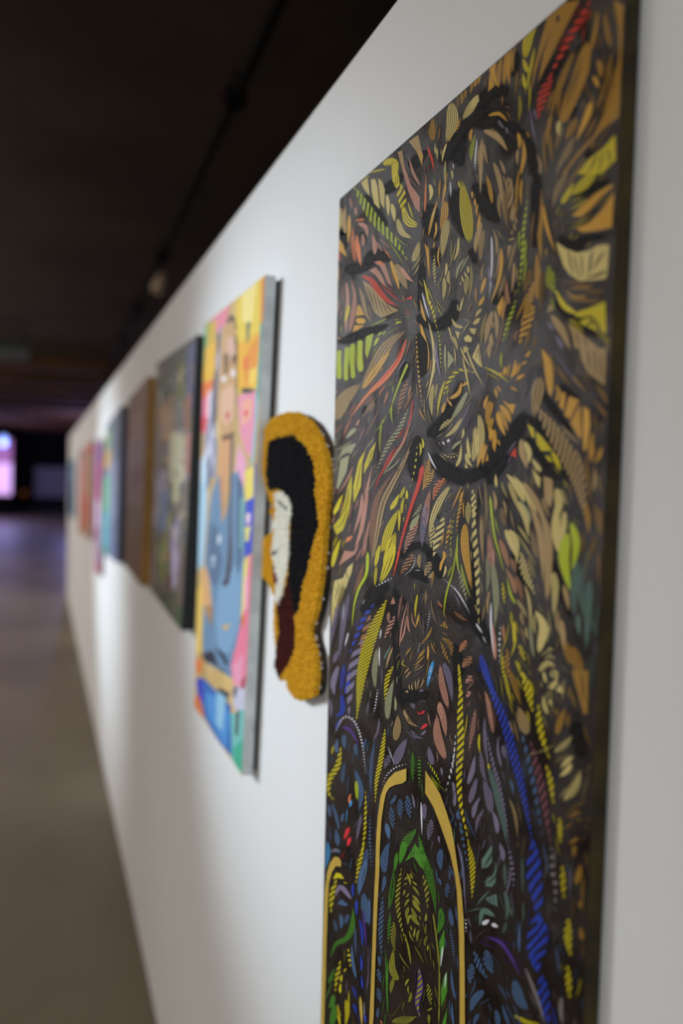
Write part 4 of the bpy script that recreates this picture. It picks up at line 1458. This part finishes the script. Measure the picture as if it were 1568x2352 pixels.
portrait = [
 ((238, 206, 70), '543,690 608,632 601,760 592,890 548,905 541,800'), ((240, 180, 40), '541,790 600,760 588,880 555,905 545,880'),
 ((234, 150, 44), '572,800 596,770 590,850 566,890 560,850'), ((232, 140, 50), '600,650 608,632 606,720 598,760'),
 ((88, 166, 168), '598,745 607,740 596,900 585,1000 583,1060 590,900'), ((130, 200, 214), '588,900 593,920 584,1050 576,1080 580,960'),
 ((236, 140, 160), '486,735 530,695 520,740 505,770 492,765'), ((120, 176, 120), '470,748 484,738 482,800 470,900 466,880'),
 ((214, 180, 60), '478,745 498,735 492,790 476,800'), ((240, 186, 50), '472,800 498,780 494,860 485,900 466,900 468,850'),
 ((236, 120, 50), '466,880 490,870 486,920 462,950'), ((240, 130, 160), '462,920 490,890 486,960 470,1000 460,980'),
 ((232, 70, 80), '462,960 480,950 474,990 461,995'),
 ((236, 150, 176), '546,910 588,895 586,960 578,1050 565,1040 552,1000'), ((244, 176, 150), '556,920 580,915 576,960 556,980'),
 ((238, 170, 200), '548,1020 566,1060 556,1170 546,1180 540,1080'), ((226, 60, 90), '560,945 570,940 566,962'),
 ((168, 168, 190), '498,770 510,745 500,900 492,1000 485,1060 470,1020 482,930 494,860'), ((150, 150, 172), '470,1000 494,960 500,1030 496,1100 470,1090'),
 ((212, 214, 230), '488,925 500,920 496,1000 484,1010'), ((206, 206, 226), '470,1040 486,1000 492,1060 480,1090'),
 ((66, 62, 74), '500,770 506,765 504,800 498,820'),
 ((44, 38, 46), '522,738 530,720 540,730 545,760 540,752 532,732 524,750'),
 ((204, 160, 110), '516,770 526,740 538,738 546,790 544,900 538,960 528,1012 516,1020 508,1000 502,940 506,850'),
 ((222, 180, 160), '520,780 534,770 542,800 536,830 518,830'), ((226, 182, 150), '508,900 530,880 540,900 536,960 520,980 508,960'),
 ((120, 88, 56), '513,815 526,810 524,850 515,870'), ((110, 78, 50), '531,820 542,812 542,830 533,840'), ((240, 240, 244), '510,868 520,862 518,878 510,878'),
 ((240, 240, 244), '532,850 540,848 538,866 531,866'), ((196, 54, 78), '518,950 528,942 526,958 520,966'), ((96, 66, 44), '508,1004 540,990 530,1020 512,1020'),
 ((216, 160, 110), '506,1010 534,1010 524,1090 514,1200 508,1190 502,1100'), ((196, 140, 90), '504,1100 512,1090 514,1180 508,1190'),
 ((108, 142, 174), '486,1130 504,1090 510,1200 520,1180 534,1090 548,1080 566,1150 560,1300 556,1400 550,1480 540,1560 470,1520 462,1440 468,1330 476,1220'),
 ((128, 166, 200), '505,1330 540,1300 556,1290 550,1430 530,1500 500,1500 495,1420'), ((88, 114, 144), '484,1200 500,1210 510,1290 500,1350 482,1330 478,1260'),
 ((176, 214, 236), '456,1100 472,1040 478,1090 474,1200 466,1300 452,1310'), ((214, 232, 246), '462,1060 470,1040 472,1100 462,1110'),
 ((74, 70, 84), '530,1010 536,1010 532,1200 534,1280 524,1340 506,1342 520,1320 526,1230'), ((66, 62, 78), '522,1300 534,1300 526,1340 512,1350'),
 ((240, 200, 90), '449,1360 466,1340 466,1420 462,1500 446,1500'), ((222, 170, 116), '464,1310 474,1300 482,1340 488,1400 486,1440 474,1410 466,1380'), ((160, 116, 60), '474,1390 486,1390 488,1440 482,1430'),
 ((56, 78, 200), '568,1130 588,1060 586,1180 580,1270 562,1280 564,1210'), ((240, 220, 100), '562,1080 584,1070 582,1140 562,1150'), ((246, 214, 224), '566,1180 576,1176 574,1200 566,1204'), ((232, 222, 120), '563,1210 576,1205 572,1240 563,1245'), ((232, 220, 120), '560,1290 572,1275 566,1400 553,1420'),
 ((240, 130, 160), '572,1275 582,1272 574,1420 568,1500 566,1580 536,1570 530,1530 545,1470 560,1400'), ((226, 120, 60), '554,1415 564,1410 560,1440 553,1440'), ((240, 160, 186), '534,1530 560,1500 556,1570 538,1575'),
 ((204, 204, 224), '534,1580 566,1570 564,1640 545,1640 536,1620'), ((170, 50, 70), '556,1560 564,1555 562,1580 554,1585'),
 ((120, 196, 190), '530,1640 562,1630 556,1778 545,1765 530,1735'), ((70, 180, 150), '534,1720 558,1700 556,1780 540,1760'), ((80, 60, 60), '542,1640 550,1630 546,1690 541,1690'),
 ((52, 110, 186), '452,1570 470,1560 530,1620 532,1738 500,1700 470,1650'), ((80, 150, 216), '470,1590 500,1600 528,1640 520,1720 480,1650'), ((58, 66, 190), '450,1560 466,1555 470,1610 455,1610'), ((232, 120, 40), '447,1600 458,1600 468,1640 462,1650 447,1625'), ((232, 130, 60), '448,1515 464,1510 464,1545 450,1545'),
 ((40, 42, 60), '464,1500 490,1495 506,1540 522,1545 500,1530 470,1520'), ((36, 38, 56), '494,1480 512,1500 526,1525 516,1525'), ((44, 46, 66), '500,1580 528,1590 516,1625 500,1610'), ((212, 176, 90), '508,1436 530,1434 520,1450'),
 ((46, 42, 50), '552,890 584,892 582,902 556,904'), ((90, 110, 100), '566,720 578,716 572,780 566,790'),
 ((96, 92, 108), '492,860 500,840 498,960 490,1000 486,960'), ((120, 118, 140), '476,1060 486,1040 484,1110 474,1130'), ((240, 240, 246), '480,900 486,896 482,960 477,960'),
 ((70, 56, 48), '540,760 546,780 546,880 541,940 543,860'), ((250, 230, 140), '556,660 590,650 580,740 556,740'), ((236, 120, 50), '560,820 572,815 568,850 558,850'), ((250, 214, 90), '574,850 590,845 584,880 570,884'),
 ((214, 226, 240), '500,1230 508,1226 506,1250 500,1250'), ((214, 226, 240), '487,1280 494,1276 492,1300 487,1300'), ((60, 74, 100), '488,1290 492,1288 491,1298 488,1298'), ((70, 96, 130), '545,1090 556,1110 552,1300 545,1330'),
 ((122, 176, 176), '552,1140 562,1150 556,1260 550,1260'), ((150, 200, 230), '498,1590 520,1600 512,1680 496,1660'), ((250, 190, 206), '562,1330 570,1320 566,1400 560,1400'), ((60, 60, 80), '536,1580 546,1576 542,1600 536,1604'),
]
P2 = picture('portrait_painting', 'bright portrait of a person in a blue denim shirt on yellow and pink canvas', 'painting',
        [(470, 745), (609, 631), (556, 1782), (446, 1622)], 0.024, (226, 190, 120), (214, 216, 214), portrait, 4, back=0.0075)
dark = [((58, 66, 52), '360,836 457,766 452,860 362,940'), ((70, 76, 112), '428,800 452,775 448,930 430,960'), ((98, 100, 40), '408,840 424,830 420,930 404,940'),
 ((150, 110, 80), '360,940 400,900 392,1000 370,1020'), ((172, 136, 96), '372,930 396,930 402,1000 396,1080 380,1060 370,1000'), ((190, 186, 150), '392,1000 420,980 430,1050 418,1140 400,1160 390,1100'),
 ((160, 150, 170), '352,1080 384,1080 376,1200 350,1210'), ((118, 134, 170), '366,1130 388,1120 384,1220 362,1230'), ((196, 190, 160), '410,1040 424,1030 420,1130 408,1130'), ((150, 90, 70), '424,920 440,900 436,980 424,990'),
 ((170, 120, 110), '424,1000 442,990 436,1100 424,1090'), ((120, 130, 60), '364,1250 384,1230 380,1330 366,1340'), ((184, 170, 200), '394,1210 412,1180 408,1330 396,1360'), ((196, 112, 60), '376,1260 386,1258 384,1290 376,1290'),
 ((150, 150, 100), '384,1190 396,1180 380,1290 372,1290'), ((70, 84, 60), '352,1340 420,1380 420,1452 372,1390'), ((110, 90, 84), '410,1300 428,1250 424,1400 408,1390'), ((100, 60, 50), '384,1320 396,1320 392,1370 384,1370')]
picture('dark_framed_painting', 'muted grey green painting with a thick black edge, behind the denim portrait', 'painting',
        [(360, 835), (452, 769), (416, 1449), (347, 1358)], 0.030, (120, 112, 100), (10, 13, 10), dark, 5, scribble=90,
        tones=[(120, 96, 80), (96, 104, 130), (180, 170, 140), (86, 92, 56), (150, 140, 160), (60, 62, 60)])
brown = [((112, 72, 46), '293,920 338,866 335,980 292,1010'), ((120, 92, 92), '291,1010 335,980 330,1150 288,1170'), ((104, 62, 52), '300,1080 330,1060 328,1110 300,1120'), ((108, 72, 48), '288,1220 328,1220 322,1342 285,1290'), ((134, 96, 76), '300,960 326,940 322,1010 300,1020')]
picture('gold_edged_painting', 'brown painting with a dull gold edge, between the black-edged and the blue ones', 'painting',
        [(294, 919), (339, 865), (323, 1346), (285, 1294)], 0.030, (116, 84, 72), (150, 104, 26), brown, 6, scribble=40, tones=[(130, 98, 90), (96, 60, 44), (140, 104, 80)])
blue = [((120, 134, 160), '258,965 278,932 275,1050 256,1060'), ((140, 180, 100), '243,1000 256,980 252,1030 242,1040'), ((226, 180, 80), '242,1036 256,1030 252,1075 240,1080'), ((150, 160, 200), '252,1060 274,1050 270,1200 248,1200'),
 ((110, 196, 150), '238,1100 252,1090 248,1190 234,1200'), ((80, 176, 190), '234,1180 250,1170 248,1280 232,1290'), ((120, 130, 180), '250,1200 270,1180 267,1285 250,1285'), ((74, 150, 130), '232,1260 246,1250 244,1300 231,1300')]
picture('blue_painting', 'teal and pale blue painting with a navy edge, left of the gold-edged one', 'painting',
        [(244, 978), (279, 931), (269, 1292), (232, 1268)], 0.032, (120, 140, 170), (34, 38, 64), blue, 8, scribble=30, tones=[(150, 170, 200), (90, 170, 160), (190, 190, 170)])
pink = [((150, 80, 140), '220,1030 231,1016 230,1120 219,1130'), ((190, 60, 120), '224,1070 231,1060 230,1150 222,1150'), ((210, 170, 200), '219,1150 230,1150 229,1210 219,1210'), ((170, 120, 150), '218,1210 229,1210 228,1300 218,1300'), ((180, 50, 80), '220,1295 229,1300 228,1320 220,1315')]
picture('magenta_painting', 'narrow magenta and mauve painting hanging low, left of the teal and blue one', 'painting',
        [(218, 1022), (232, 1006), (229, 1324), (217, 1306)], 0.02, (170, 130, 160), (120, 80, 110), pink, 9)
red = [((220, 120, 90), '196,1024 216,1015 214,1040 196,1046'), ((226, 150, 150), '184,1060 198,1050 196,1150 182,1150'), ((200, 160, 110), '196,1050 212,1040 208,1150 196,1160'), ((216, 110, 70), '196,1140 206,1130 204,1210 196,1215'), ((220, 130, 110), '183,1150 197,1150 196,1236 186,1236')]
picture('coral_painting', 'coral red and tan painting hanging near the far end of the wall', 'painting',
        [(181, 1040), (213, 1010), (209, 1242), (180, 1222)], 0.02, (196, 168, 150), (150, 120, 110), red, 10)
teal = [((110, 150, 180), '157,1062 168,1056 168,1110 157,1112'), ((60, 110, 150), '157,1110 168,1110 168,1180 157,1182')]
picture('pale_blue_painting', 'small blue painting at the very end of the white wall', 'painting',
        [(159, 1062), (168, 1054), (168, 1192), (159, 1184)], 0.02, (120, 150, 176), (90, 120, 150), teal, 12)

# ------------------------------------------------------------------ tufted yarn wall piece
OUT = '655,947 681,950 706,967 724,993 739,1028 750,1072 753,1123 745,1178 739,1263 733,1329 721,1403 707,1448 711,1471 721,1507 723,1552 718,1596 698,1604 680,1607 662,1590 650,1555 638,1561 626,1525 631,1501 625,1442 628,1370 608,1329 600,1326 602,1239 620,1224 631,1207 614,1168 627,1174 609,1123 595,1067 601,1034 604,983 622,960'
BLK = '614,1013 645,1000 675,1000 701,1023 716,1059 721,1097 721,1135 729,1200 724,1224 712,1269 706,1305 695,1334 683,1403 674,1412 659,1317 662,1269 665,1204 665,1174 655,1135 640,1125 614,1125 607,1085'
WHT = '630,1130 647,1128 665,1148 668,1181 662,1204 663,1269 656,1317 647,1364 638,1385 629,1379 631,1352 638,1329 629,1299 622,1263 629,1224 632,1180'
MAR = '666,1180 683,1195 677,1269 674,1317 677,1380 674,1418 677,1477 668,1507 650,1540 638,1561 626,1525 638,1448 632,1388 647,1370 659,1317'
EYE = ['635,1153 640,1148 660,1164 656,1170', '622,1268 638,1260 638,1266 624,1276']
LIP = '623,1296 629,1300 638,1329 634,1345 627,1335'
def poly(t): return [tuple(float(v) for v in s.split(',')) for s in t.split()]
def inside(p, x, y):
    ins = False; j = len(p) - 1
    for i in range(len(p)):
        if (p[i][1] > y) != (p[j][1] > y) and x < (p[j][0] - p[i][0]) * (y - p[i][1]) / (p[j][1] - p[i][1]) + p[i][0]: ins = not ins
        j = i
    return ins
TX = -0.0165
to = [on_x(a, b, TX) for a, b in poly(OUT)]
RUG = tag(empty('tufted_wall_hanging', (0, sum(p.y for p in to) / len(to), min(p.z for p in to))), 'tufted yarn head in profile, black hair with a mustard border', 'wall hanging')
def yz(t): return [(p.y, p.z) for p in (on_x(a, b, TX) for a, b in poly(t))]
O_, B_, W_, Ma, L_, E_ = yz(OUT), yz(BLK), yz(WHT), yz(MAR), yz(LIP), [yz(e) for e in EYE]
# smooth backing: cloth on a board, outline rounded by subdivision
def chaikin(p, k=2):
    for _ in range(k):
        q = []
        for i in range(len(p)):
            a, b = p[i], p[(i + 1) % len(p)]
            q += [(a[0] * .75 + b[0] * .25, a[1] * .75 + b[1] * .25), (a[0] * .25 + b[0] * .75, a[1] * .25 + b[1] * .75)]
        p = q
    return p
OS = chaikin(O_); n = len(OS); o = RUG.location
bkv = [Vector((TX + .0075, y, z)) - o for y, z in OS] + [Vector((-.001, y, z)) - o for y, z in OS]
bf = [tuple(range(n)), tuple(range(2 * n - 1, n - 1, -1))] + [(i, i + n, (i + 1) % n + n, (i + 1) % n) for i in range(n)]
me = rawmesh('backing', bkv, bf); bm = bmesh.new(); bm.from_mesh(me); bmesh.ops.recalc_face_normals(bm, faces=bm.faces); bm.to_mesh(me); bm.free()
link('backing', me, mat('dark_felt_backing', (70, 54, 34), 0.9, noise=(60, (30, 24, 18))), RUG)
TUFT_V = [(0, 0, 0)]; 
rings = [(0.0, 1.0), (-.45, 1.12), (-.82, .82)]
def tuft_template():
    v, f = [], []; k = 6
    for h, r in rings:
        for i in range(k): a = 2 * math.pi * i / k; v.append((h, r * math.cos(a), r * math.sin(a)))
    v.append((-1.0, 0, 0))
    for j in range(2):
        for i in range(k): f.append((j * k + i, j * k + (i + 1) % k, (j + 1) * k + (i + 1) % k, (j + 1) * k + i))
    for i in range(k): f.append((2 * k + i, 2 * k + (i + 1) % k, 3 * k))
    return np.array(v), f
TV, TF = tuft_template()
yarn = {'mustard_pile': ((224, 170, 44), (196, 140, 26), []), 'black_pile': ((20, 20, 22), (28, 26, 28), []), 'white_pile': ((240, 237, 222), (224, 219, 202), []),
        'maroon_pile': ((78, 32, 27), (54, 20, 20), []), 'mouth_pile': ((116, 22, 62), (96, 18, 50), []), 'eye_pile': ((16, 16, 18), (24, 22, 22), [])}
rr = random.Random(21); st = 0.0029
ys_ = [p[0] for p in O_]; zs_ = [p[1] for p in O_]
y = min(ys_)
row = 0
while y < max(ys_):
    z = min(zs_) + (row % 2) * st / 2; row += 1
    while z < max(zs_):
        a, b = y + rr.uniform(-.3, .3) * st, z + rr.uniform(-.3, .3) * st; z += st
        if not inside(O_, a, b): continue
        if any(inside(e, a, b) for e in E_): k = 'eye_pile'
        elif inside(L_, a, b): k = 'mouth_pile'
        elif inside(W_, a, b): k = 'white_pile'
        elif inside(B_, a, b): k = 'black_pile'
        elif inside(Ma, a, b): k = 'maroon_pile'
        else: k = 'mustard_pile'
        yarn[k][2].append((a, b))
    y += st * .87
for k, (c1, c2, pts) in yarn.items():
    V, Fc = [], []
    for (a, b) in pts:
        h = rr.uniform(.0062, .0085)
        if k == 'white_pile': h += .0012
        r = st * rr.uniform(.58, .78); tx, tz = rr.uniform(-.25, .25) * h, rr.uniform(-.25, .25) * h - .1 * h
        n0 = len(V); q = TV.copy(); d = -q[:, 0]
        X = (TX + .0075) + q[:, 0] * h - o.x; Y = a + q[:, 1] * r + d * tx - o.y; Z = b + q[:, 2] * r + d * tz - o.z
        V += list(zip(X, Y, Z)); Fc += [tuple(i + n0 for i in f) for f in TF]
    me = rawmesh(k, V, Fc); me.polygons.foreach_set('use_smooth', [True] * len(me.polygons))
    ob = link(k, me, mat(k, c1, 0.95, noise=(160, c2), bump=(900, .6, .001), spec=.1), RUG); ob['kind'] = 'stuff'
# frayed pale cloth showing along the near rim
V, Fc = [], []
for i in range(0, len(OS)):
    y0, z0 = OS[i]; c_y = sum(ys_) / len(ys_)
    if y0 < c_y and rr.random() < .45:
        n0 = len(V); q = TV.copy(); r = .0011
        V += [(TX + .007 + rr.uniform(0, .003) + p[2] * r * 1.2, y0 + p[0] * .0012, z0 + p[1] * r * 1.6) for p in q]; Fc += [tuple(j + n0 for j in f) for f in TF]
me = rawmesh('frayed_rim', [Vector(p) - o for p in V], Fc); ob = link('frayed_rim', me, mat('frayed_cloth', (206, 200, 190), .95, noise=(80, (170, 160, 150))), RUG); ob['kind'] = 'stuff'
# ------------------------------------------------------------------ conduit, lamps and the far end of the hall
ZP = CEIL - 0.12
pa, pb = on_z(540, 225, ZP), on_z(372, 588, ZP)
px_ = (pa.x + pb.x) / 2
PIPE = tag(empty('ceiling_conduit', (px_, pa.y, ZP)), 'long black conduit running under the dark ceiling along the wall', 'conduit')
tube('conduit_pipe', [(pa.x + (pa.x - pb.x) / (pa.y - pb.y) * (yy - pa.y), yy, ZP) for yy in (-1.0, pa.y, pb.y, 9.0, 14.0)], 0.022, M_BLACK, PIPE, 14)
M_RED = mat('red_clamp_paint', (70, 16, 12), 0.5, noise=(30, (50, 12, 10)))
kx = (pa.x - pb.x) / (pa.y - pb.y)
for yy in (pa.y, pb.y, pb.y + 2.0, pb.y + 4.0):
    xx = pa.x + kx * (yy - pa.y)
    cl = box('clamp', (xx - .045, yy - .035, ZP - .04), (xx + .045, yy + .035, ZP + .04), M_BLACK, PIPE, bevel=.006)
    ob = link('clamp_tab', box_mesh('clamp_tab', (xx - .085, yy - .025, ZP - .012), (xx - .045, yy + .025, ZP + .012), .003, tuple(PIPE.location)), M_RED, PIPE)
    link('hanger_rod', tube_mesh('hanger_rod', [(xx, yy, ZP + .03), (xx, yy, CEIL)], .008, 8, tuple(PIPE.location)), M_BLACK, PIPE)
def spot(px, py, z, label, body, glow, power, col, aim, size):
    p = on_z(px, py, z); root = tag(empty('spotlight', p), label, 'spotlight', 'spotlights under the ceiling conduit')
    d = (Vector(aim) - p).normalized()
    link('stem', tube_mesh('stem', [(0, 0, .02), (0, 0, CEIL - p.z)], .010, 8), M_BLACK, root)
    link('lamp_body', tube_mesh('lamp_body', [-d * .10, -d * .095, -d * .02, d * .05], [.02, .035, size, size * 1.08], 20), body, root)
    link('lamp_rim', tube_mesh('lamp_rim', [d * .045, d * .06], [size * 1.12, size * 1.12], 20), M_BLACK, root)
    link('lens', tube_mesh('lens', [d * .052, d * .063], [size * .95, size * .9], 20), glow, root)
    if power:
        l = bpy.data.lights.new('spot_beam', 'SPOT'); l.energy = power; l.color = col; l.spot_size = math.radians(75); l.spot_blend = 1.0; l.shadow_soft_size = .05
        o = bpy.data.objects.new('spot_beam', l); COL.objects.link(o); o.parent = root; o.location = d * .075
        o.rotation_euler = d.to_track_quat('-Z', 'Y').to_euler()
M_LAMP = mat('beige_lamp_body', (196, 164, 134), 0.4, noise=(20, (180, 150, 120)))
M_LAMP2 = mat('purple_grey_lamp_body', (80, 68, 100), 0.45, noise=(20, (66, 56, 84)))
q = on_z(365, 655, ZP - .16)
spot(365, 655, ZP - .16, 'pale beige spotlight hanging below the conduit', M_LAMP, emis('dim_lens', (255, 214, 170), .5), 0, (1, 1, 1), (0, q.y + .5, 1.3), .05)
q = on_z(237, 886, ZP - .16)
spot(237, 886, ZP - .16, 'faint purple-grey spotlight beside the wall top further along', M_LAMP2, emis('dim_lens_purple', (160, 140, 255), .4), 0, (1, 1, 1), (0, q.y + .8, 1.3), .07)
# dim sign box hanging from the ceiling
c = on_y(20, 806, 10.0)
SG = tag(empty('hanging_sign', (c.x, 10.0, c.z + .11)), 'dim green-grey sign box hanging under the ceiling at far left', 'sign')
box('sign_case', (c.x - .28, 9.96, c.z - .11), (c.x + .24, 10.04, c.z + .11), mat('green_grey_metal', (44, 52, 44), .5, noise=(12, (38, 44, 38))), SG, bevel=.01)
box('sign_face', (c.x - .25, 9.955, c.z - .09), (c.x + .21, 9.9605, c.z + .01), mat('grey_sign_face', (92, 88, 88), .5, noise=(12, (80, 78, 80))), SG)
for dx in (-.2, .16): link('sign_rod', tube_mesh('sign_rod', [(dx, 0, -.005), (dx, 0, CEIL - c.z - .11)], .006, 8), M_BLACK, SG)
# white board on the black back wall
b0, b1 = on_y(80, 1072, 35.7), on_y(172, 1143, 35.7)
WB = tag(empty('display_board', (b0.x, 35.75, b1.z)), 'pale grey board standing against the black back wall', 'board')
box('board_panel', (b0.x, 35.7, b1.z), (b1.x, 35.76, b0.z), mat('pale_board', (226, 214, 226), .6, noise=(3, (212, 202, 216))), WB, bevel=.01)
box('board_plinth', (b0.x - .1, 35.5, 0), (b1.x + .1, 35.9, b1.z), mat('black_plinth', (10, 10, 10), .7, noise=(5, (14, 13, 13))), WB)
# a pink lit pillar at the far left, with a blue-white lamp above it
c0, c1 = on_y(-40, 1090, 30), on_y(26, 1090, 30)
ztop, zbot = on_y(10, 1008, 30).z, on_y(10, 1136, 30).z
PL = tag(empty('pink_screen', (c0.x, 30, zbot)), 'tall pink glowing screen at the far left end of the hall', 'screen')
box('screen_case', (c0.x, 30.0, 0), (c1.x + .03, 30.12, ztop + .03), M_BLACK, PL)
box('screen_upper', (c0.x + .03, 29.985, zbot + .62 * (ztop - zbot) * .9), (c1.x, 30.0, ztop), emis('mauve_screen', (190, 120, 170), .38), PL)
box('screen_lower', (c0.x + .03, 29.985, zbot), (c1.x, 30.0, zbot + .62 * (ztop - zbot) * .9), emis('pink_screen', (250, 200, 255), .75), PL)
bp = on_y(8, 1012, 28)
BL_ = tag(empty('pendant_lamp', (bp.x, 28, bp.z)), 'blue-white round lamp hanging above the pink screen', 'lamp')
link('lamp_globe', tube_mesh('lamp_globe', [(0, 0, -.17), (0, 0, -.155), (0, 0, -.09), (0, 0, 0), (0, 0, .09), (0, 0, .155), (0, 0, .17)], [.02, .07, .12, .14, .12, .07, .02], 20), emis('blue_white_globe', (150, 180, 255), 1.3), BL_)
link('lamp_cord', tube_mesh('lamp_cord', [(0, 0, .17), (0, 0, CEIL - bp.z)], .012, 8), M_BLACK, BL_)
bl = bpy.data.lights.new('globe_light', 'POINT'); bl.energy = 120; bl.color = (.48, .44, 1.0); bl.shadow_soft_size = .3
ob = bpy.data.objects.new('globe_light', bl); COL.objects.link(ob); ob.parent = BL_; ob.location = (0, -.4, -.45)
# an assumed violet lamp beyond the end of the display wall, hidden behind it
VL = tag(empty('assumed_violet_lamp', (1.1, 23.0, 2.55)), 'assumed, unseen violet globe lamp hanging beyond the end of the white wall', 'lamp')
link('violet_globe', tube_mesh('violet_globe', [(0, 0, -.13), (0, 0, -.12), (0, 0, -.06), (0, 0, 0), (0, 0, .06), (0, 0, .12), (0, 0, .13)], [.02, .06, .11, .13, .11, .06, .02], 20), emis('violet_glow', (150, 120, 255), 2), VL)
link('violet_cord', tube_mesh('violet_cord', [(0, 0, .13), (0, 0, CEIL - 2.55)], .012, 8), M_BLACK, VL)
for dx, dz, en in ((-.3, -.35, 150),):
    bl = bpy.data.lights.new('violet_light', 'POINT'); bl.energy = en; bl.color = (.42, .40, 1.0); bl.shadow_soft_size = .3
    ob = bpy.data.objects.new('violet_light', bl); COL.objects.link(ob); ob.parent = VL; ob.location = (dx, 0, dz)
# small amber lamp in the dark
ap = on_y(55, 1133, 34)
AM = tag(empty('amber_lamp', (ap.x, 34, ap.z - .2)), 'tiny dim amber lamp glowing in the dark far end', 'lamp')
link('amber_globe', tube_mesh('amber_globe', [(0, 0, .1), (0, 0, .13), (0, 0, .2), (0, 0, .27), (0, 0, .3)], [.04, .1, .14, .1, .04], 16), emis('amber_glow', (190, 110, 40), .10), AM)
link('amber_post', tube_mesh('amber_post', [(0, 0, -ap.z + .2), (0, 0, .1)], .03, 10), M_BLACK, AM)
link('amber_foot', tube_mesh('amber_foot', [(0, 0, -ap.z + .2), (0, 0, -ap.z + .23)], [.2, .18], 16), M_BLACK, AM)
